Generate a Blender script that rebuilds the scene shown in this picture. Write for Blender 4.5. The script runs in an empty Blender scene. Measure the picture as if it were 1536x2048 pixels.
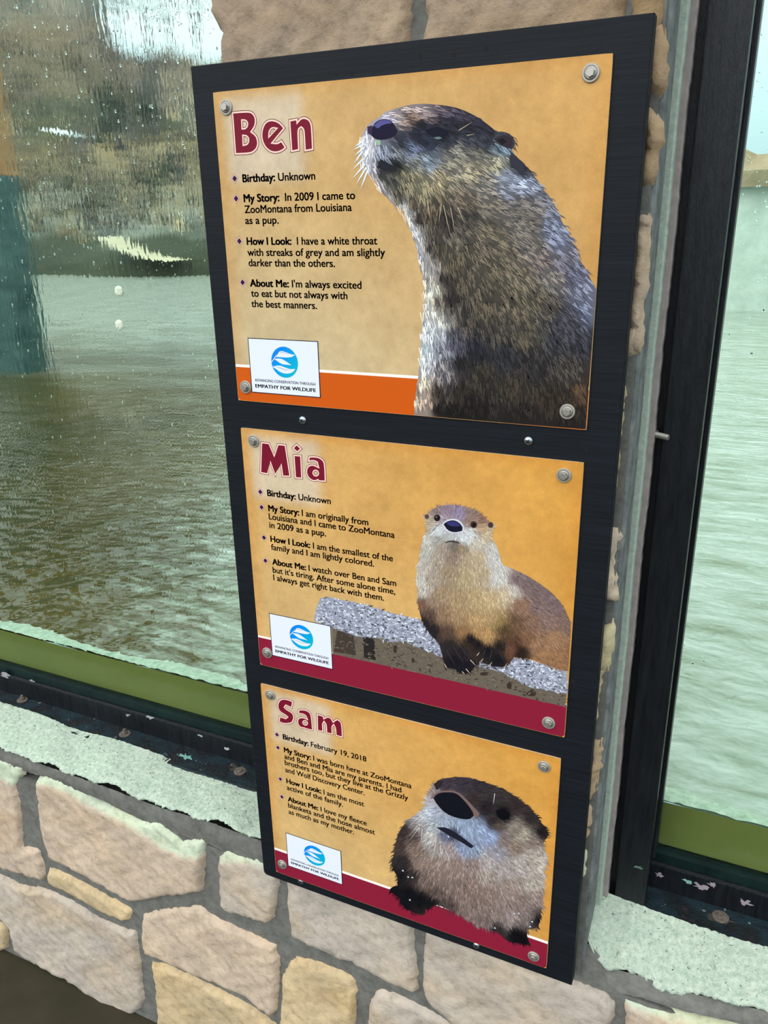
import bpy, bmesh, math, random
import numpy as np
from mathutils import Vector, Matrix, geometry

random.seed(7)
rng = np.random.default_rng(11)
SC = bpy.context.scene
COL = SC.collection

# ------------------------------------------------------------------ camera
CW = np.array([0.6816, -0.9644, -0.1586])
RW = np.array([[0.909017, 0.41633, -0.018924],
               [-0.127676, 0.321417, 0.938291],
               [-0.396721, 0.850506, -0.345329]])      # rows: right, up, forward
FPX = 1591.335
cam_d = bpy.data.cameras.new('camera')
cam = bpy.data.objects.new('camera', cam_d)
COL.objects.link(cam)
cam_d.sensor_fit = 'VERTICAL'
cam_d.sensor_height = 36.0
cam_d.lens = FPX / 2048 * 36.0
cam_d.clip_start = 0.01
cam_d.clip_end = 500
m = Matrix.Identity(4)
for i in range(3):
    m[i][0] = RW[0][i]
    m[i][1] = RW[1][i]
    m[i][2] = -RW[2][i]
    m[i][3] = CW[i]
cam.matrix_world = m
SC.camera = cam

# ------------------------------------------------------------------ world, light, exposure
SC.view_settings.view_transform = 'Standard'
SC.view_settings.look = 'None'
SC.view_settings.gamma = 1
SC.view_settings.use_curve_mapping = False
SC.view_settings.exposure = 0.62
SC.cycles.use_denoising = True

world = bpy.data.worlds.new('overcast_sky')
SC.world = world
world.use_nodes = True
wt = world.node_tree
wt.nodes.clear()
w_out = wt.nodes.new('ShaderNodeOutputWorld')
w_bg = wt.nodes.new('ShaderNodeBackground')
w_tc = wt.nodes.new('ShaderNodeTexCoord')
w_sep = wt.nodes.new('ShaderNodeSeparateXYZ')
w_ramp = wt.nodes.new('ShaderNodeValToRGB')
w_noise = wt.nodes.new('ShaderNodeTexNoise')
w_noise.inputs['Scale'].default_value = 3.0
w_mix = wt.nodes.new('ShaderNodeMixRGB')
w_mix.blend_type = 'MULTIPLY'
w_mix.inputs[0].default_value = 0.18
wt.links.new(w_tc.outputs['Generated'], w_sep.inputs[0])
wt.links.new(w_sep.outputs['Z'], w_ramp.inputs[0])
wt.links.new(w_tc.outputs['Generated'], w_noise.inputs['Vector'])
e = w_ramp.color_ramp.elements
e[0].position = 0.0
e[0].color = (0.36, 0.52, 0.58, 1)
e[1].position = 0.5
e[1].color = (1.22, 1.25, 1.26, 1)
wt.links.new(w_ramp.outputs[0], w_mix.inputs[1])
wt.links.new(w_noise.outputs['Color'], w_mix.inputs[2])
wt.links.new(w_mix.outputs[0], w_bg.inputs[0])
w_bg.inputs[1].default_value = 1.12
wt.links.new(w_bg.outputs[0], w_out.inputs[0])

sun_d = bpy.data.lights.new('veiled_sun', 'SUN')
sun_d.energy = 0.75
sun_d.angle = math.radians(50)
sun_d.color = (1.0, 0.97, 0.93)
sun = bpy.data.objects.new('veiled_sun', sun_d)
COL.objects.link(sun)
sun.rotation_euler = Vector((-0.35, -0.8, 0.45)).to_track_quat('Z', 'Y').to_euler()

# ------------------------------------------------------------------ helpers
def ray(px, py):
    return RW.T @ np.array([(px - 768) / FPX, -(py - 1024) / FPX, 1.0])

def atY(p, Y):
    d = ray(p[0], p[1])
    return CW + d * (Y - CW[1]) / d[1]

def atZ(p, Z):
    d = ray(p[0], p[1])
    return CW + d * (Z - CW[2]) / d[2]

def atYn(pts, Y):
    """many photo points -> (x, z) on the upright plane at depth Y"""
    pts = np.asarray(pts, float)[:, :2]
    d = np.c_[(pts[:, 0] - 768) / FPX, -(pts[:, 1] - 1024) / FPX, np.ones(len(pts))] @ RW
    P = CW + d * ((Y - CW[1]) / d[:, 1])[:, None]
    return P[:, [0, 2]]

def zm(off, s, pts):
    return [(off[0] + p[0] * s, off[1] + p[1] * s) + tuple(p[2:]) for p in pts]

def lin(c):
    c = np.asarray(c, float) / 255.0
    return np.where(c <= 0.04045, c / 12.92, ((c + 0.055) / 1.055) ** 2.4)

def L4(*c):
    return tuple(lin(c)) + (1.0,)

def link(name, me, mat=None, parent=None, smooth=False):
    o = bpy.data.objects.new(name, me)
    COL.objects.link(o)
    if mat is not None:
        for q in (mat if isinstance(mat, (list, tuple)) else [mat]):
            me.materials.append(q)
    if parent is not None:
        o.parent = parent
    if smooth:
        me.polygons.foreach_set('use_smooth', [True] * len(me.polygons))
    return o

def mesh(name, V, F, mat=None, parent=None, smooth=False, col=None, mi=None):
    me = bpy.data.meshes.new(name)
    me.from_pydata([tuple(map(float, v)) for v in V], [], [tuple(f) for f in F])
    if col is not None:
        a = me.color_attributes.new('paint', 'FLOAT_COLOR', 'POINT')
        cc = np.ones((len(V), 4), np.float32)
        cc[:, :3] = np.asarray(col)[:, :3]
        a.data.foreach_set('color', cc.ravel())
    me.update()
    o = link(name, me, mat, parent, smooth)
    if mi is not None:
        me.polygons.foreach_set('material_index', mi)
    return o

def bmobj(name, bm, mat, parent=None, smooth=False):
    me = bpy.data.meshes.new(name)
    bmesh.ops.recalc_face_normals(bm, faces=bm.faces)
    bm.to_mesh(me)
    bm.free()
    return link(name, me, mat, parent, smooth)

def add_box(bm, x0, x1, y0, y1, z0, z1, bevel=0.0):
    r = bmesh.ops.create_cube(bm, size=1)
    for v in r['verts']:
        v.co = Vector(((x0 + x1) / 2 + v.co.x * (x1 - x0), (y0 + y1) / 2 + v.co.y * (y1 - y0),
                       (z0 + z1) / 2 + v.co.z * (z1 - z0)))
    if bevel:
        es = list({e for v in r['verts'] for e in v.link_edges})
        bmesh.ops.bevel(bm, geom=es, offset=bevel, segments=2, affect='EDGES', profile=0.6)

def lathe(bm, prof, c, axis, seg=24, rot=0.0, cap=True):
    """prof: (radius, height) list, turned round axis through c"""
    ax = Vector(axis).normalized()
    u = ax.orthogonal().normalized()
    w = ax.cross(u)
    rings = []
    for r, h in prof:
        rings.append([bm.verts.new(Vector(c) + ax * h + (u * math.cos(rot + 2 * math.pi * k / seg) + w * math.sin(rot + 2 * math.pi * k / seg)) * r)
                      for k in range(seg)])
    for a, b in zip(rings, rings[1:]):
        for k in range(seg):
            bm.faces.new((a[k], a[(k + 1) % seg], b[(k + 1) % seg], b[k]))
    if cap:
        bm.faces.new(rings[-1])
        bm.faces.new(list(reversed(rings[0])))

def empty(name, loc, label=None, cat=None, group=None):
    o = bpy.data.objects.new(name, None)
    o.empty_display_size = 0.05
    COL.objects.link(o)
    o.location = loc
    if label:
        o['label'] = label
        o['category'] = cat
    if group:
        o['group'] = group
    return o

def keep(o, root):
    """parent to root, world position kept"""
    o.parent = root
    o.matrix_parent_inverse = Matrix.Translation(-Vector(root.location))
    return o

def structure(o, label=None):
    o['kind'] = 'structure'
    if label:
        o['label'] = label
    return o

def inpoly(P, poly):
    P = np.asarray(P, float)
    poly = np.asarray(poly, float)[:, :2]
    x, y = P[:, 0], P[:, 1]
    ins = np.zeros(len(P), bool)
    j = len(poly) - 1
    for i in range(len(poly)):
        xi, yi = poly[i]
        xj, yj = poly[j]
        if yi != yj:
            c = ((yi > y) != (yj > y)) & (x < (xj - xi) * (y - yi) / (yj - yi) + xi)
            ins ^= c
        j = i
    return ins

def edge_dist(P, poly):
    P = np.asarray(P, float)
    poly = np.asarray(poly, float)[:, :2]
    D = np.full(len(P), 1e9)
    for i in range(len(poly)):
        a = poly[i - 1]
        b = poly[i]
        ab = b - a
        t = np.clip(((P - a) @ ab) / (ab @ ab + 1e-12), 0, 1)
        D = np.minimum(D, np.hypot(*(P - a - t[:, None] * ab).T))
    return D

def densify(poly, step, jit=0.0):
    out = []
    n = len(poly)
    for i in range(n):
        a = np.asarray(poly[i][:2], float)
        b = np.asarray(poly[(i + 1) % n][:2], float)
        L = np.hypot(*(b - a))
        k = max(1, int(round(L / step)))
        nrm = np.array([-(b - a)[1], (b - a)[0]]) / (L + 1e-9)
        for q in range(k):
            p = a + (b - a) * q / k
            if jit:
                p = p + nrm * rng.normal(0, jit)
            out.append(p)
    return np.array(out)

def smooth_poly(pts, it=2, sharp=55):
    P = [(float(p[0]), float(p[1])) for p in pts]
    for _ in range(it):
        Q = []
        n = len(P)
        for i in range(n):
            a, b, c = P[i - 1], P[i], P[(i + 1) % n]
            t = abs((math.degrees(math.atan2(c[1] - b[1], c[0] - b[0]) - math.atan2(b[1] - a[1], b[0] - a[0])) + 180) % 360 - 180)
            if t > sharp:
                Q.append(b)
            else:
                Q.append((b[0] * .75 + a[0] * .25, b[1] * .75 + a[1] * .25))
                Q.append((b[0] * .75 + c[0] * .25, b[1] * .75 + c[1] * .25))
        P = Q
    return P

def area2(P):
    return sum(P[i - 1][0] * P[i][1] - P[i][0] * P[i - 1][1] for i in range(len(P)))

def inset(P, d):
    """move a closed outline inwards by d (outwards if negative)"""
    s = 1 if area2(P) > 0 else -1
    n = len(P)
    out = []
    for i in range(n):
        a, b, c = np.array(P[i - 1]), np.array(P[i]), np.array(P[(i + 1) % n])
        e1 = (b - a) / (np.hypot(*(b - a)) + 1e-9)
        e2 = (c - b) / (np.hypot(*(c - b)) + 1e-9)
        n1 = np.array([-e1[1], e1[0]]) * s
        n2 = np.array([-e2[1], e2[0]]) * s
        mm = n1 + n2
        k = mm @ mm
        mm = mm * (2 / k) if k > 0.25 else n1
        ln = np.hypot(*mm)
        if ln > 2.2:
            mm = mm * 2.2 / ln
        out.append(tuple(b + mm * d))
    return out

def tess(loops):
    """fill plane loops (outer first, then holes) -> verts (x, z), tris"""
    vs = [p for l in loops for p in l]
    tris = geometry.tessellate_polygon([[Vector((p[0], p[1], 0)) for p in l] for l in loops])
    return vs, [tuple(t) for t in tris]

def grid_fill(poly, step, margin=0.35):
    """triangulate a polygon with interior points"""
    P = np.asarray(poly, float)
    x0, y0 = P.min(0)
    x1, y1 = P.max(0)
    gx, gy = np.meshgrid(np.arange(x0, x1, step), np.arange(y0, y1, step))
    G = np.c_[gx.ravel(), gy.ravel()] + rng.uniform(-.25, .25, (gx.size, 2)) * step
    G = G[inpoly(G, P)]
    if len(G):
        G = G[edge_dist(G, P) > step * margin]
    allp = np.vstack([P, G]) if len(G) else P
    n = len(P)
    r = geometry.delaunay_2d_cdt([Vector(p) for p in allp], [(i, (i + 1) % n) for i in range(n)], [], 1, 1e-7)
    return np.array([tuple(v) for v in r[0]]), [tuple(f) for f in r[2]]

# ------------------------------------------------------------------ materials
def new_mat(name):
    ma = bpy.data.materials.new(name)
    ma.use_nodes = True
    nt = ma.node_tree
    b = nt.nodes['Principled BSDF']
    return ma, nt, b

def N(nt, t, **kw):
    n = nt.nodes.new(t)
    for k, v in kw.items():
        if k in n.inputs:
            n.inputs[k].default_value = v
        else:
            setattr(n, k, v)
    return n

def coords(nt, scale=(1, 1, 1)):
    tc = N(nt, 'ShaderNodeTexCoord')
    mp = N(nt, 'ShaderNodeMapping')
    mp.inputs['Scale'].default_value = scale
    nt.links.new(tc.outputs['Object'], mp.inputs['Vector'])
    return mp.outputs['Vector']

def ramp(nt, src, stops):
    r = N(nt, 'ShaderNodeValToRGB')
    el = r.color_ramp.elements
    while len(el) < len(stops):
        el.new(0.5)
    for q, (p, c) in zip(el, stops):
        q.position = p
        q.color = c
    nt.links.new(src, r.inputs[0])
    return r.outputs[0]

def mixc(nt, f, a, b, mode='MIX'):
    x = N(nt, 'ShaderNodeMixRGB')
    x.blend_type = mode
    for k, v in ((0, f), (1, a), (2, b)):
        if hasattr(v, 'is_linked') or isinstance(v, bpy.types.NodeSocket):
            nt.links.new(v, x.inputs[k])
        else:
            x.inputs[k].default_value = v
    return x.outputs[0]

def bump(nt, b, h, strength, dist=0.01):
    q = N(nt, 'ShaderNodeBump')
    q.inputs['Strength'].default_value = strength
    q.inputs['Distance'].default_value = dist
    nt.links.new(h, q.inputs['Height'])
    nt.links.new(q.outputs[0], b.inputs['Normal'])
    return q

def noise(nt, vec, scale, detail=4, rough=0.6):
    n = N(nt, 'ShaderNodeTexNoise')
    n.inputs['Scale'].default_value = scale
    n.inputs['Detail'].default_value = detail
    n.inputs['Roughness'].default_value = rough
    nt.links.new(vec, n.inputs['Vector'])
    return n.outputs[0]

def plain(name, rgb, rough=0.5, metal=0.0, spec=0.5):
    ma, nt, b = new_mat(name)
    b.inputs['Base Color'].default_value = L4(*rgb)
    b.inputs['Roughness'].default_value = rough
    b.inputs['Metallic'].default_value = metal
    b.inputs['Specular IOR Level'].default_value = spec
    return ma

def painted(name, rough=0.45, spec=0.4, grain=0.0):
    """colours come from the mesh (printed artwork)"""
    ma, nt, b = new_mat(name)
    a = N(nt, 'ShaderNodeVertexColor')
    a.layer_name = 'paint'
    src = a.outputs[0]
    if grain:
        v = coords(nt)
        n1 = noise(nt, v, 70, 10, 0.8)
        n2 = noise(nt, v, 11, 6, 0.65)
        g = ramp(nt, n1, [(0.3, (1 - grain, 1 - grain * 1.15, 1 - grain * 1.3, 1)), (0.7, (1 + grain * .6,) * 3 + (1,))])
        g2 = ramp(nt, n2, [(0.3, (1 - grain, 1 - grain * 1.15, 1 - grain * 1.3, 1)), (0.7, (1 + grain * .6,) * 3 + (1,))])
        src = mixc(nt, 1.0, src, g, 'MULTIPLY')
        src = mixc(nt, 1.0, src, g2, 'MULTIPLY')
    nt.links.new(src, b.inputs['Base Color'])
    b.inputs['Roughness'].default_value = rough
    b.inputs['Specular IOR Level'].default_value = spec
    return ma

M_print = painted('printed_ink', 0.5, 0.12)
M_parch = painted('printed_parchment', 0.5, 0.12, 0.15)
M_ink_black = plain('black_ink', (22, 14, 16), 0.5, 0, 0.12)
M_ink_maroon = plain('maroon_ink', (118, 20, 44), 0.5, 0, 0.12)
M_ink_pink = plain('pale_pink_ink', (252, 208, 196), 0.5, 0, 0.12)
M_ink_outline = plain('dark_maroon_ink', (92, 36, 40), 0.5, 0, 0.12)
M_ink_violet = plain('violet_ink', (48, 22, 66), 0.5, 0, 0.12)
M_ink_navy = plain('navy_ink', (12, 68, 110), 0.5, 0, 0.12)
M_ink_slate = plain('slate_ink', (60, 92, 140), 0.5, 0, 0.12)
M_white = plain('white_print', (226, 232, 244), 0.45, 0, 0.15)
M_line = plain('white_line_print', (248, 240, 232), 0.45, 0, 0.15)
M_orange_band = plain('orange_band_print', (204, 88, 14), 0.45, 0, 0.15)
M_maroon_band = plain('maroon_band_print', (136, 28, 54), 0.45, 0, 0.15)
M_steel = plain('galvanised_steel', (164, 161, 154), 0.4, 0.7)
M_washer = plain('grey_washer', (166, 162, 154), 0.45, 0.4)
M_screw = plain('zinc_screw', (170, 180, 186), 0.25, 0.95)
M_hole = plain('hole_dark', (8, 8, 10), 0.9)

def black_wood():
    ma, nt, b = new_mat('black_stained_wood')
    v = coords(nt, (5, 20, 150))
    n1 = noise(nt, v, 1.6, 8, 0.7)
    n2 = noise(nt, coords(nt, (1, 4, 9)), 2.0, 4, 0.6)
    c = ramp(nt, n1, [(0.25, L4(13, 16, 21)), (0.6, L4(24, 29, 36)), (0.85, L4(32, 37, 46))])
    c = mixc(nt, 1.0, c, ramp(nt, n2, [(0.3, (.8, .8, .8, 1)), (0.7, (1.1, 1.1, 1.12, 1))]), 'MULTIPLY')
    nt.links.new(c, b.inputs['Base Color'])
    b.inputs['Roughness'].default_value = 0.55
    b.inputs['Specular IOR Level'].default_value = 0.16
    bump(nt, b, n1, 0.2, 0.002)
    return ma
M_board = black_wood()

def stone_mat():
    ma, nt, b = new_mat('sandstone')
    a = N(nt, 'ShaderNodeVertexColor')
    a.layer_name = 'paint'
    v = coords(nt)
    n1 = noise(nt, v, 7, 6, 0.6)
    n2 = noise(nt, v, 55, 8, 0.7)
    n3 = noise(nt, coords(nt, (1, 1, 2.5)), 3.2, 3, 0.5)
    c = mixc(nt, 1.0, a.outputs[0], ramp(nt, n1, [(0.3, (.80, .80, .82, 1)), (0.7, (1.08, 1.04, 0.98, 1))]), 'MULTIPLY')
    c = mixc(nt, 1.0, c, ramp(nt, n2, [(0.25, (.62, .61, .60, 1)), (0.5, (1, 1, 1, 1)), (0.8, (1.14, 1.14, 1.14, 1))]), 'MULTIPLY')
    c = mixc(nt, ramp(nt, n3, [(0.5, (0, 0, 0, 1)), (0.68, (.55, .55, .55, 1))]), c, mixc(nt, 1.0, c, (1.0, .86, .66, 1), 'MULTIPLY'))
    vo = N(nt, 'ShaderNodeTexVoronoi')
    vo.inputs['Scale'].default_value = 90
    nt.links.new(v, vo.inputs['Vector'])
    pit = ramp(nt, vo.outputs['Distance'], [(0.04, (.45, .42, .4, 1)), (0.1, (1, 1, 1, 1))])
    c = mixc(nt, 0.6, c, mixc(nt, 1.0, c, pit, 'MULTIPLY'))
    nt.links.new(c, b.inputs['Base Color'])
    b.inputs['Roughness'].default_value = 0.85
    b.inputs['Specular IOR Level'].default_value = 0.2
    h = mixc(nt, 0.5, n1, n2)
    bump(nt, b, h, 0.8, 0.010)
    return ma
M_stone = stone_mat()

def rough_mat(name, c0, c1, scale=40, bs=0.6, bd=0.006, speck=None, rough=0.9, c2=None):
    ma, nt, b = new_mat(name)
    v = coords(nt)
    n1 = noise(nt, v, scale, 8, 0.7)
    n2 = noise(nt, v, scale / 9, 4, 0.6)
    c = ramp(nt, n1, [(0.3, L4(*c0)), (0.7, L4(*c1))])
    if c2:
        c = mixc(nt, ramp(nt, n2, [(0.45, (0, 0, 0, 1)), (0.62, (.8, .8, .8, 1))]), c, L4(*c2))
    if speck:
        n3 = noise(nt, v, speck, 3, 0.8)
        c = mixc(nt, ramp(nt, n3, [(0.61, (0, 0, 0, 1)), (0.68, (.85, .85, .85, 1))]), c, L4(45, 46, 42))
    nt.links.new(c, b.inputs['Base Color'])
    b.inputs['Roughness'].default_value = rough
    b.inputs['Specular IOR Level'].default_value = 0.2
    bump(nt, b, mixc(nt, 0.4, n1, n2), bs, bd)
    return ma
M_mortar = rough_mat('grey_mortar', (88, 88, 84), (124, 124, 119), 45, 0.6, 0.006)
M_mortar_side = rough_mat('grey_mortar_return', (80, 86, 86), (142, 148, 146), 34, 0.5, 0.004)
M_sill = rough_mat('whitewashed_concrete', (158, 184, 166), (222, 232, 214), 120, 1.0, 0.008, 150)
M_bead = rough_mat('pale_green_caulk', (150, 166, 154), (184, 198, 184), 140, 0.7, 0.003)
M_strip = rough_mat('pinkish_grey_trim', (128, 124, 120), (160, 150, 146), 50, 0.4, 0.003)
M_floor = rough_mat('dark_floor', (46, 43, 31), (60, 56, 41), 6, 0.1, 0.002, None, 0.8)
M_pale_wall = rough_mat('pale_concrete', (176, 190, 180), (212, 222, 212), 5, 0.5, 0.05)
M_tan_rock = rough_mat('tan_rock', (150, 130, 100), (200, 180, 150), 3, 0.8, 0.1)

def frame_mat(name, chips):
    ma, nt, b = new_mat(name)
    v = coords(nt)
    n1 = noise(nt, coords(nt, (40, 40, 5)), 3, 6, 0.7)
    n2 = noise(nt, v, 24, 6, 0.65)
    n3 = noise(nt, v, 60, 4, 0.6)
    c = ramp(nt, n1, [(0.3, L4(8, 11, 15)), (0.75, L4(28, 32, 38))])
    if chips:
        c = mixc(nt, ramp(nt, n2, [(0.42, (0, 0, 0, 1)), (0.6, (.8, .8, .8, 1))]), c, L4(30, 52, 60))
        c = mixc(nt, ramp(nt, n2, [(0.3, (.9, .9, .9, 1)), (0.42, (0, 0, 0, 1))]), c, L4(56, 48, 50))
        c = mixc(nt, ramp(nt, n3, [(0.66, (0, 0, 0, 1)), (0.68, (.9, .9, .9, 1))]), c, L4(140, 140, 140))
    nt.links.new(c, b.inputs['Base Color'])
    b.inputs['Roughness'].default_value = 0.36
    b.inputs['Specular IOR Level'].default_value = 0.35
    bump(nt, b, n1, 0.6, 0.004)
    return ma
M_frame = frame_mat('black_gloss_paint', False)
M_frame_chip = frame_mat('chipped_black_paint', True)
M_chip = painted('old_paint_layers', 0.5, 0.3)
M_rust = rough_mat('weathered_bolt', (70, 66, 62), (130, 120, 110), 150, 0.5, 0.001, None, 0.6)

def glass_mat(name, strength, tint, fog):
    ma, nt, b = new_mat(name)
    nt.nodes.remove(b)
    out = nt.nodes['Material Output']
    g = N(nt, 'ShaderNodeBsdfRefraction')
    g.inputs['Color'].default_value = tint
    g.inputs['IOR'].default_value = 1.33
    g.inputs['Roughness'].default_value = 0.0
    gl = N(nt, 'ShaderNodeBsdfGlossy')
    gl.inputs['Roughness'].default_value = 0.05
    mx = N(nt, 'ShaderNodeMixShader')
    mx.inputs[0].default_value = 0.02
    nt.links.new(g.outputs[0], mx.inputs[1])
    nt.links.new(gl.outputs[0], mx.inputs[2])
    # film of condensation above the water line
    tr = N(nt, 'ShaderNodeBsdfTranslucent')
    tr.inputs['Color'].default_value = (0.82, 0.94, 0.90, 1)
    sp = N(nt, 'ShaderNodeSeparateXYZ')
    tc = N(nt, 'ShaderNodeTexCoord')
    nt.links.new(tc.outputs['Object'], sp.inputs[0])
    mr = N(nt, 'ShaderNodeMapRange')
    mr.inputs['From Min'].default_value = FOG_Z
    mr.inputs['From Max'].default_value = FOG_Z + 0.03
    nt.links.new(sp.outputs['Z'], mr.inputs[0])
    nf = noise(nt, coords(nt, (9, 1, 2.0)), 1.0, 5, 0.65)
    fr = N(nt, 'ShaderNodeMapRange')
    fr.inputs['From Min'].default_value = 0.3
    fr.inputs['From Max'].default_value = 0.7
    fr.inputs['To Min'].default_value = fog[0]
    fr.inputs['To Max'].default_value = fog[1]
    nt.links.new(nf, fr.inputs[0])
    mu = N(nt, 'ShaderNodeMath', operation='MULTIPLY')
    nt.links.new(mr.outputs[0], mu.inputs[0])
    nt.links.new(fr.outputs[0], mu.inputs[1])
    mf = N(nt, 'ShaderNodeMixShader')
    nt.links.new(mu.outputs[0], mf.inputs[0])
    nt.links.new(mx.outputs[0], mf.inputs[1])
    nt.links.new(tr.outputs[0], mf.inputs[2])
    nt.links.new(mf.outputs[0], out.inputs[0])
    n1 = noise(nt, coords(nt, (60, 1, 9)), 1.0, 3, 0.6)
    n2 = noise(nt, coords(nt, (14, 1, 3)), 1.0, 2, 0.5)
    h = mixc(nt, 0.5, n1, n2)
    q = N(nt, 'ShaderNodeBump')
    q.inputs['Strength'].default_value = strength
    q.inputs['Distance'].default_value = 0.004
    nt.links.new(h, q.inputs['Height'])
    nt.links.new(q.outputs[0], g.inputs['Normal'])
    return ma
FOG_Z = 1.25 - 1.098
M_pane = glass_mat('wet_green_glass', 0.15, (0.89, 0.97, 0.93, 1), (0.02, 0.11))
M_pane_still = glass_mat('green_glass', 0.06, (0.89, 0.97, 0.93, 1), (0.40, 0.56))

def drop_mat():
    ma, nt, b = new_mat('water_drop')
    b.inputs['Base Color'].default_value = (0.9, 1, 0.97, 1)
    b.inputs['Transmission Weight'].default_value = 1
    b.inputs['IOR'].default_value = 1.33
    b.inputs['Roughness'].default_value = 0.0
    return ma
M_drop = drop_mat()

def water_mat():
    ma, nt, b = new_mat('pond_water')
    v = coords(nt)
    n0 = noise(nt, v, 0.9, 3, 0.5)
    c = ramp(nt, n0, [(0.35, L4(58, 56, 24)), (0.65, L4(80, 73, 36))])
    # sky glitter painted into the colour on the right, paler patches far out
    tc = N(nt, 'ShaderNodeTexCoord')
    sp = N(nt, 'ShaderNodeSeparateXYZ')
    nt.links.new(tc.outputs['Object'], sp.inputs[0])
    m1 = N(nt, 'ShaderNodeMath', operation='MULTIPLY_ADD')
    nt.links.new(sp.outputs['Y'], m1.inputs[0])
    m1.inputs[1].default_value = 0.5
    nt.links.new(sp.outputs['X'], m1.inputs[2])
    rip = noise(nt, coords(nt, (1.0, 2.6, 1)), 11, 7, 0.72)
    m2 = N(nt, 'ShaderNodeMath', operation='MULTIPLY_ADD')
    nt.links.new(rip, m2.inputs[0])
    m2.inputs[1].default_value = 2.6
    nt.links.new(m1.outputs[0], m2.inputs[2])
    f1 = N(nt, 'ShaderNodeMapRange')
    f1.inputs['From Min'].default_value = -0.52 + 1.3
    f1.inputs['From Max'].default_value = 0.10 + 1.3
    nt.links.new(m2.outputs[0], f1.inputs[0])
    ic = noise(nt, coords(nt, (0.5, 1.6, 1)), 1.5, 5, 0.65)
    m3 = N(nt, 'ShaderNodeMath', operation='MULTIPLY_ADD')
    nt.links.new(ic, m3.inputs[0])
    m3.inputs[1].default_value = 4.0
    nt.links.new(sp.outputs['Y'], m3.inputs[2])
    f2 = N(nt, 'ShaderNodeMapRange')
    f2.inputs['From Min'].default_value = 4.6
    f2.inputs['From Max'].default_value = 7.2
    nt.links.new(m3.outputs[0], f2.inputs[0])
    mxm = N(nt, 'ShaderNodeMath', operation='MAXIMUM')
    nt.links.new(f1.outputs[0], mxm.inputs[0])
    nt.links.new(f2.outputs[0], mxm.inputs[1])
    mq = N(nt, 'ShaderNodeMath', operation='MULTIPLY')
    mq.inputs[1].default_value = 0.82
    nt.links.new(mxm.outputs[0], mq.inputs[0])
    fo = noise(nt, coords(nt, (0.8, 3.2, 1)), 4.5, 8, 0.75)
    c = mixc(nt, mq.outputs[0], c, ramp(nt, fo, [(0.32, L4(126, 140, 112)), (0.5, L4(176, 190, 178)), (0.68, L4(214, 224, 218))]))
    nt.links.new(c, b.inputs['Base Color'])
    b.inputs['Roughness'].default_value = 0.05
    b.inputs['IOR'].default_value = 1.4
    n1 = noise(nt, coords(nt, (1.0, 1.8, 1)), 9, 4, 0.6)
    n2 = noise(nt, coords(nt, (1, 2.2, 1)), 2.2, 2, 0.5)
    wv = N(nt, 'ShaderNodeTexWave')
    wv.wave_type = 'RINGS'
    wv.inputs['Scale'].default_value = 9
    wv.inputs['Distortion'].default_value = 9
    wv.inputs['Detail'].default_value = 3
    nt.links.new(v, wv.inputs['Vector'])
    h = mixc(nt, 0.45, mixc(nt, 0.35, n1, n2), wv.outputs[0])
    bump(nt, b, h, 0.5, 0.02)
    return ma
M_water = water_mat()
M_under = rough_mat('green_underwater', (118, 116, 62), (132, 128, 70), 3, 0.0, 0.001, None, 0.5)
M_sheen = rough_mat('painted_sheen', (150, 172, 150), (206, 218, 202), 60, 0.8, 0.006)

def ground_mat():
    ma, nt, b = new_mat('winter_hillside')
    tc = N(nt, 'ShaderNodeTexCoord')
    sp = N(nt, 'ShaderNodeSeparateXYZ')
    nt.links.new(tc.outputs['Object'], sp.inputs[0])
    n1 = noise(nt, tc.outputs['Object'], 0.5, 6, 0.7)
    n2 = noise(nt, coords(nt, (1, 1, 3)), 2.0, 6, 0.75)
    ad = N(nt, 'ShaderNodeMath', operation='MULTIPLY_ADD')
    nt.links.new(n1, ad.inputs[0])
    ad.inputs[1].default_value = 1.6
    nt.links.new(sp.outputs['Z'], ad.inputs[2])
    mr = N(nt, 'ShaderNodeMapRange')
    mr.inputs['From Min'].default_value = -0.6
    mr.inputs['From Max'].default_value = 12
    nt.links.new(ad.outputs[0], mr.inputs[0])
    c = ramp(nt, mr.outputs[0], [(0.0, L4(62, 74, 54)), (0.07, L4(78, 88, 66)), (0.10, L4(176, 184, 172)), (0.17, L4(158, 150, 120)),
                                 (0.25, L4(170, 150, 108)), (0.30, L4(96, 100, 70)), (0.38, L4(78, 84, 60)), (0.45, L4(130, 120, 100)), (0.7, L4(140, 120, 95)), (1.0, L4(120, 104, 84))])
    c = mixc(nt, 1.0, c, ramp(nt, n2, [(0.3, (.5, .5, .5, 1)), (0.7, (1.25, 1.2, 1.15, 1))]), 'MULTIPLY')
    nt.links.new(c, b.inputs['Base Color'])
    b.inputs['Roughness'].default_value = 0.95
    bump(nt, b, n2, 0.8, 0.3)
    return ma
M_ground = ground_mat()
M_snow = plain('old_snow', (225, 240, 245), 0.8)
M_debris = plain('bleached_debris', (196, 190, 160), 0.9)
M_reed = painted('dry_reeds', 0.8, 0.2)
M_bark = rough_mat('grey_bark', (70, 66, 58), (110, 104, 92), 12, 0.6, 0.02)
M_needles = rough_mat('dark_needles', (44, 56, 44), (74, 84, 62), 8, 0.4, 0.05)
M_reflection = rough_mat('brown_reflection', (140, 100, 64), (184, 140, 94), 14, 0.4, 0.01)
M_teal = rough_mat('teal_paint', (30, 62, 62), (86, 112, 108), 9, 0.4, 0.01)

# ================================================================== SETTING
WY = 0.034        # mortar plane of the stone wall
SF = 0.022        # stone fronts

# floor
bm = bmesh.new()
add_box(bm, -30, 30, -40.0, 0.06, -2.05, -1.95)
structure(bmobj('floor', bm, M_floor))

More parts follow.
